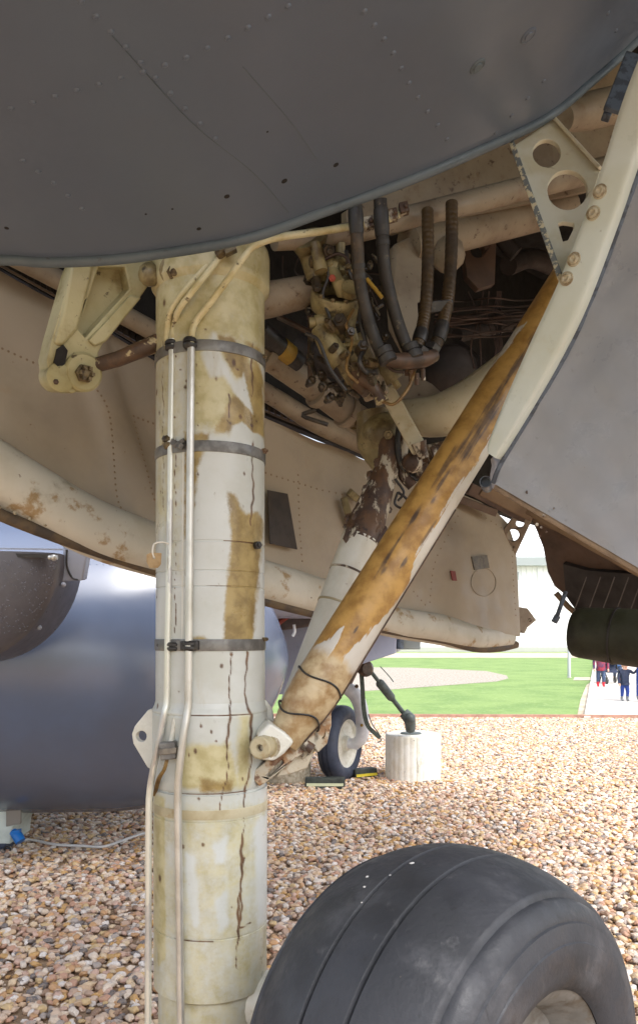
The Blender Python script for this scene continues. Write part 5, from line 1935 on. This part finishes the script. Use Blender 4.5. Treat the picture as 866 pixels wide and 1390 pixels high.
obj('castor', mb, M['tyre2'], cart)

mb = MB()
mb.tube([G(x, y, .035) for x, y in ((26, 1142), (44, 1141), (75, 1147), (112, 1149), (140, 1150), (165, 1142), (196, 1132), (232, 1128))], .009, 8, 6)
tag(obj('cable', mb, M['cable']), 'pale cable lying across the gravel under the pod', 'cable')

# post by the lawn
pc = G(772.5, 920)
pt = thing('bollard_post', 'thin pale grey post standing on the lawn beside the path', 'post', tuple(pc))
mb = MB()
mb.lathe(pc, (0, 0, 1), [(0, .055), (1.0, .055), (1.03, .04), (1.03, .001)], 12)
obj('pole', mb, M['post'], pt)
mb = MB()
mb.lathe(pc, (0, 0, 1), [(-.01, .07), (.015, .07), (.02, .056)], 14)
obj('base', mb, M['kerb'], pt)


# ------------------------------------------------------------------ people
def person(label, px, py, H, ang, jacket, trousers, boots, hair, child=True, arm=None, stride=.08, head_k=1.0, bag=None):
    g0 = G(px, py)
    t = thing('person', label, 'person', tuple(g0), 'visitors walking on the path')
    hd = H / (5.2 if child else 7.4)
    leg = H * (.42 if child else .48)
    sh = H - hd * 1.18
    k = H / 1.7
    wsh = H * (.13 if child else .125)
    J, E, RR_ = [], [], []

    def j(x, y, z, r, par=None):
        J.append(V((x, y, z)))
        RR_.append(r)
        if par is not None:
            E.append((par, len(J) - 1))
        return len(J) - 1
    r_ = k * (1.25 if child else 1.0)
    pel = j(0, 0, leg, .125 * r_)
    sp_ = j(0, 0, (leg + sh) / 2, .12 * r_, pel)
    ch = j(0, 0, sh - .05 * k, .135 * r_, sp_)
    nk = j(0, -.01 * k, sh + .03 * k, .055 * r_, ch)
    h1 = j(0, -.015 * k, sh + hd * .5, hd * .40, nk)
    h2 = j(0, -.005 * k, sh + hd * .92, hd * .33, h1)
    for s_ in (-1, 1):
        a1 = j(s_ * wsh, 0, sh - .06 * k, .06 * r_, ch)
        el = (s_ * (wsh + .06 * k), .0, sh - .33 * k)
        wr = (s_ * (wsh + .05 * k), -.08 * k, sh - .57 * k)
        if arm and arm[0] == s_:
            el, wr = (s_ * (wsh + .15 * k), -.05 * k, sh - .16 * k), (s_ * (wsh + .30 * k), -.06 * k, sh + .02 * k)
        a2 = j(*el, .05 * r_, a1)
        a3 = j(*wr, .036 * r_, a2)
        dv = (V(wr) - V(el)).normalized()
        pm = V(wr) + dv * .06 * k
        a4 = j(*pm, .03 * r_, a3)
        side = dv.cross(V((0, 1, 0)))
        if side.length < .1:
            side = V((1, 0, 0))
        side.normalize()
        for f_ in range(4):
            tip = pm + dv * (.075 - .008 * abs(f_ - 1.4)) * k + side * (f_ - 1.5) * .022 * k + V((0, -.015 * k, 0))
            j(tip.x, tip.y, tip.z, .0095 * r_, a4)
        tip = V(wr) + dv * .05 * k + side * -.055 * k
        j(tip.x, tip.y, tip.z, .010 * r_, a3)
        st = stride * s_
        l1 = j(s_ * .075 * r_, 0, leg - .06 * k, .09 * r_, pel)
        l2 = j(s_ * .08 * r_, -st * .7 - .02 * k, leg * .52, .066 * r_, l1)
        l3 = j(s_ * .08 * r_, -st * .6 + .02 * k, .07 * k, .048 * r_, l2)
        j(s_ * .085 * r_, -st * .6 - .12 * k, .035 * k, .036 * r_, l3)
    me = bpy.data.meshes.new('body')
    me.from_pydata([tuple(v) for v in J], E, [])
    o = bpy.data.objects.new('body', me)
    COL.objects.link(o)
    sk = o.modifiers.new('skin', 'SKIN')
    for i, sv in enumerate(me.skin_vertices[0].data):
        sv.radius = (RR_[i], RR_[i])
        sv.use_root = i == 0
    sb = o.modifiers.new('sub', 'SUBSURF')
    sb.levels = sb.render_levels = 1
    dg = bpy.context.evaluated_depsgraph_get()
    m2 = bpy.data.meshes.new_from_object(o.evaluated_get(dg))
    bpy.data.objects.remove(o)
    body = bpy.data.objects.new('body', m2)
    COL.objects.link(body)
    body.parent = t
    for m in (jacket, trousers, boots, M['flesh']):
        m2.materials.append(m)
    for p in m2.polygons:
        c = p.center
        if c.z > sh + .03 * k:
            p.material_index = 3
        elif abs(c.x) > wsh + .02 * k and (c.z < sh - .56 * k or (arm and c.x * arm[0] > wsh + .27 * k)):
            p.material_index = 3
        elif c.z > leg - .02 * k:
            p.material_index = 0
        elif c.z > .13 * k * (1.6 if child else 1):
            p.material_index = 1
        else:
            p.material_index = 2
        p.use_smooth = True
    t.rotation_euler = (0, 0, ang)
    off = offset_of(t)

    def sub(name, mbb, mat, par=body):
        ob = obj(name, mbb, mat, None)
        ob.parent = par
        return ob
    hb = MB()
    c = V((0, .02 * k, sh + hd * .62))
    hb.ball(c + V((0, 0, hd * .05)), hd * .47, (V((.86, 0, 0)), V((0, .9, 0)), V((0, 0, 1))), 14, 8)
    hb.v = [V((v.x, max(v.y, -hd * .24 + (c.z + hd * .12 - v.z) * 1.2), v.z)) for v in hb.v]
    sub('hair', hb, hair)
    for s_ in (-1, 1):
        e = MB()
        e.ball(V((s_ * hd * .15, -hd * .40, sh + hd * .52)), hd * .04)
        sub('eye', e, M['black'])
        e = MB()
        e.ball(V((s_ * hd * .40, .0, sh + hd * .48)), hd * .09, (V((.4, 0, 0)), V((0, .8, 0)), V((0, 0, 1.2))))
        sub('ear', e, M['flesh'])
    e = MB()
    e.ball(V((0, -hd * .43, sh + hd * .42)), hd * .06)
    sub('nose', e, M['flesh'])
    e = MB()
    e.ball(V((0, -hd * .39, sh + hd * .27)), hd * .08, (V((1.2, 0, 0)), V((0, .4, 0)), V((0, 0, .35))))
    sub('mouth', e, M['lips'])
    # jacket hem and collar
    e = MB()
    e.lathe((0, 0, leg - .05 * k), (0, 0, 1), [(0, .15 * r_), (.05 * k, .158 * r_), (.11 * k, .15 * r_)], 20)
    sub('jacket_hem', e, jacket)
    return t


M['flesh'] = paint('flesh', lin(214, 168, 146), rough=.6, bump=0)
M['lips'] = paint('lips', lin(176, 104, 96), rough=.5, bump=0)
M['navy'] = paint('navy_jacket', lin(46, 56, 82), lin(38, 46, 70), 30, rough=.7)
M['bluetr'] = paint('blue_trousers', lin(40, 66, 142), lin(34, 56, 124), 30, rough=.8)
M['denim'] = paint('denim', lin(70, 86, 116), lin(56, 70, 98), 30, rough=.85)
M['greyboot'] = paint('grey_boots', lin(120, 124, 128), rough=.7)
M['redboot'] = paint('red_boots', lin(206, 36, 52), rough=.45)
M['hair_b'] = paint('brown_hair', lin(92, 66, 46), rough=.6)
M['hair_f'] = paint('fair_hair', lin(176, 140, 96), rough=.6)
M['hair_d'] = paint('dark_hair', lin(50, 40, 36), rough=.6)
M['redj'] = paint('red_jacket', lin(150, 46, 62), lin(60, 60, 96), 6, rough=.7)
M['bluej'] = paint('blue_jacket', lin(70, 110, 160), lin(60, 90, 140), 6, rough=.7)
person('small child in navy padded jacket and blue trousers holding a hand', 848, 952, .86, R(5), M['navy'], M['bluetr'], M['greyboot'], M['hair_f'], True, (1,), .03)
person('child in denim trousers and bright red boots walking on the path', 815.5, 932.5, 1.12, R(-8), M['redj'], M['denim'], M['redboot'], M['hair_b'], True, None, .06)
person('person in pale blue jacket beside the pushchair farther back', 838, 925, 1.2, R(0), M['bluej'], M['denim'], M['redboot'], M['hair_d'], True, None, .05)
person('adult in blue jeans at the right edge beside the small child', 874, 953, 1.7, R(0), M['navy'], M['bluetr'], M['greyboot'], M['hair_d'], False, None, .1)
pg = G(829, 928)
pc_ = thing('pushchair', 'dark folding pushchair among the visitors on the path', 'pushchair', tuple(pg))
mb = MB()
for s_ in (-.2, .2):
    mb.tube([pg + V((s_, .35, 1.0)), pg + V((s_, .1, .5)), pg + V((s_, -.35, .1))], .016, 8)
    mb.tube([pg + V((s_, .3, .1)), pg + V((s_, .05, .55))], .016, 8)
mb.tube([pg + V((-.2, .35, 1.0)), pg + V((.2, .35, 1.0))], .018, 8)
obj('frame', mb, M['black'], pc_)
mb = MB()
mb.plate([pg + V((-.18, .2, .75)), pg + V((-.18, .05, .38)), pg + V((-.18, -.28, .36)), pg + V((-.18, -.28, .32)), pg + V((-.18, .1, .33)), pg + V((-.18, .25, .74))], (.36, 0, 0))
obj('seat', mb, M['navy'], pc_)
mb = MB()
mb.lathe(pg + V((-.19, .05, .78)), (1, 0, 0), [(0, .02), (0, .22), (.38, .22), (.38, .02)], 20)
obj('canopy', mb, M['bluej'], pc_)
for sx, sy in ((-.24, -.35), (.24, -.35), (-.24, .32), (.24, .32)):
    mb = MB()
    mb.lathe(pg + V((sx - .02, sy, .1)), (1, 0, 0), [(0, .02), (0, .1), (.04, .1), (.04, .02)], 16)
    obj('wheel', mb, M['black'], pc_)
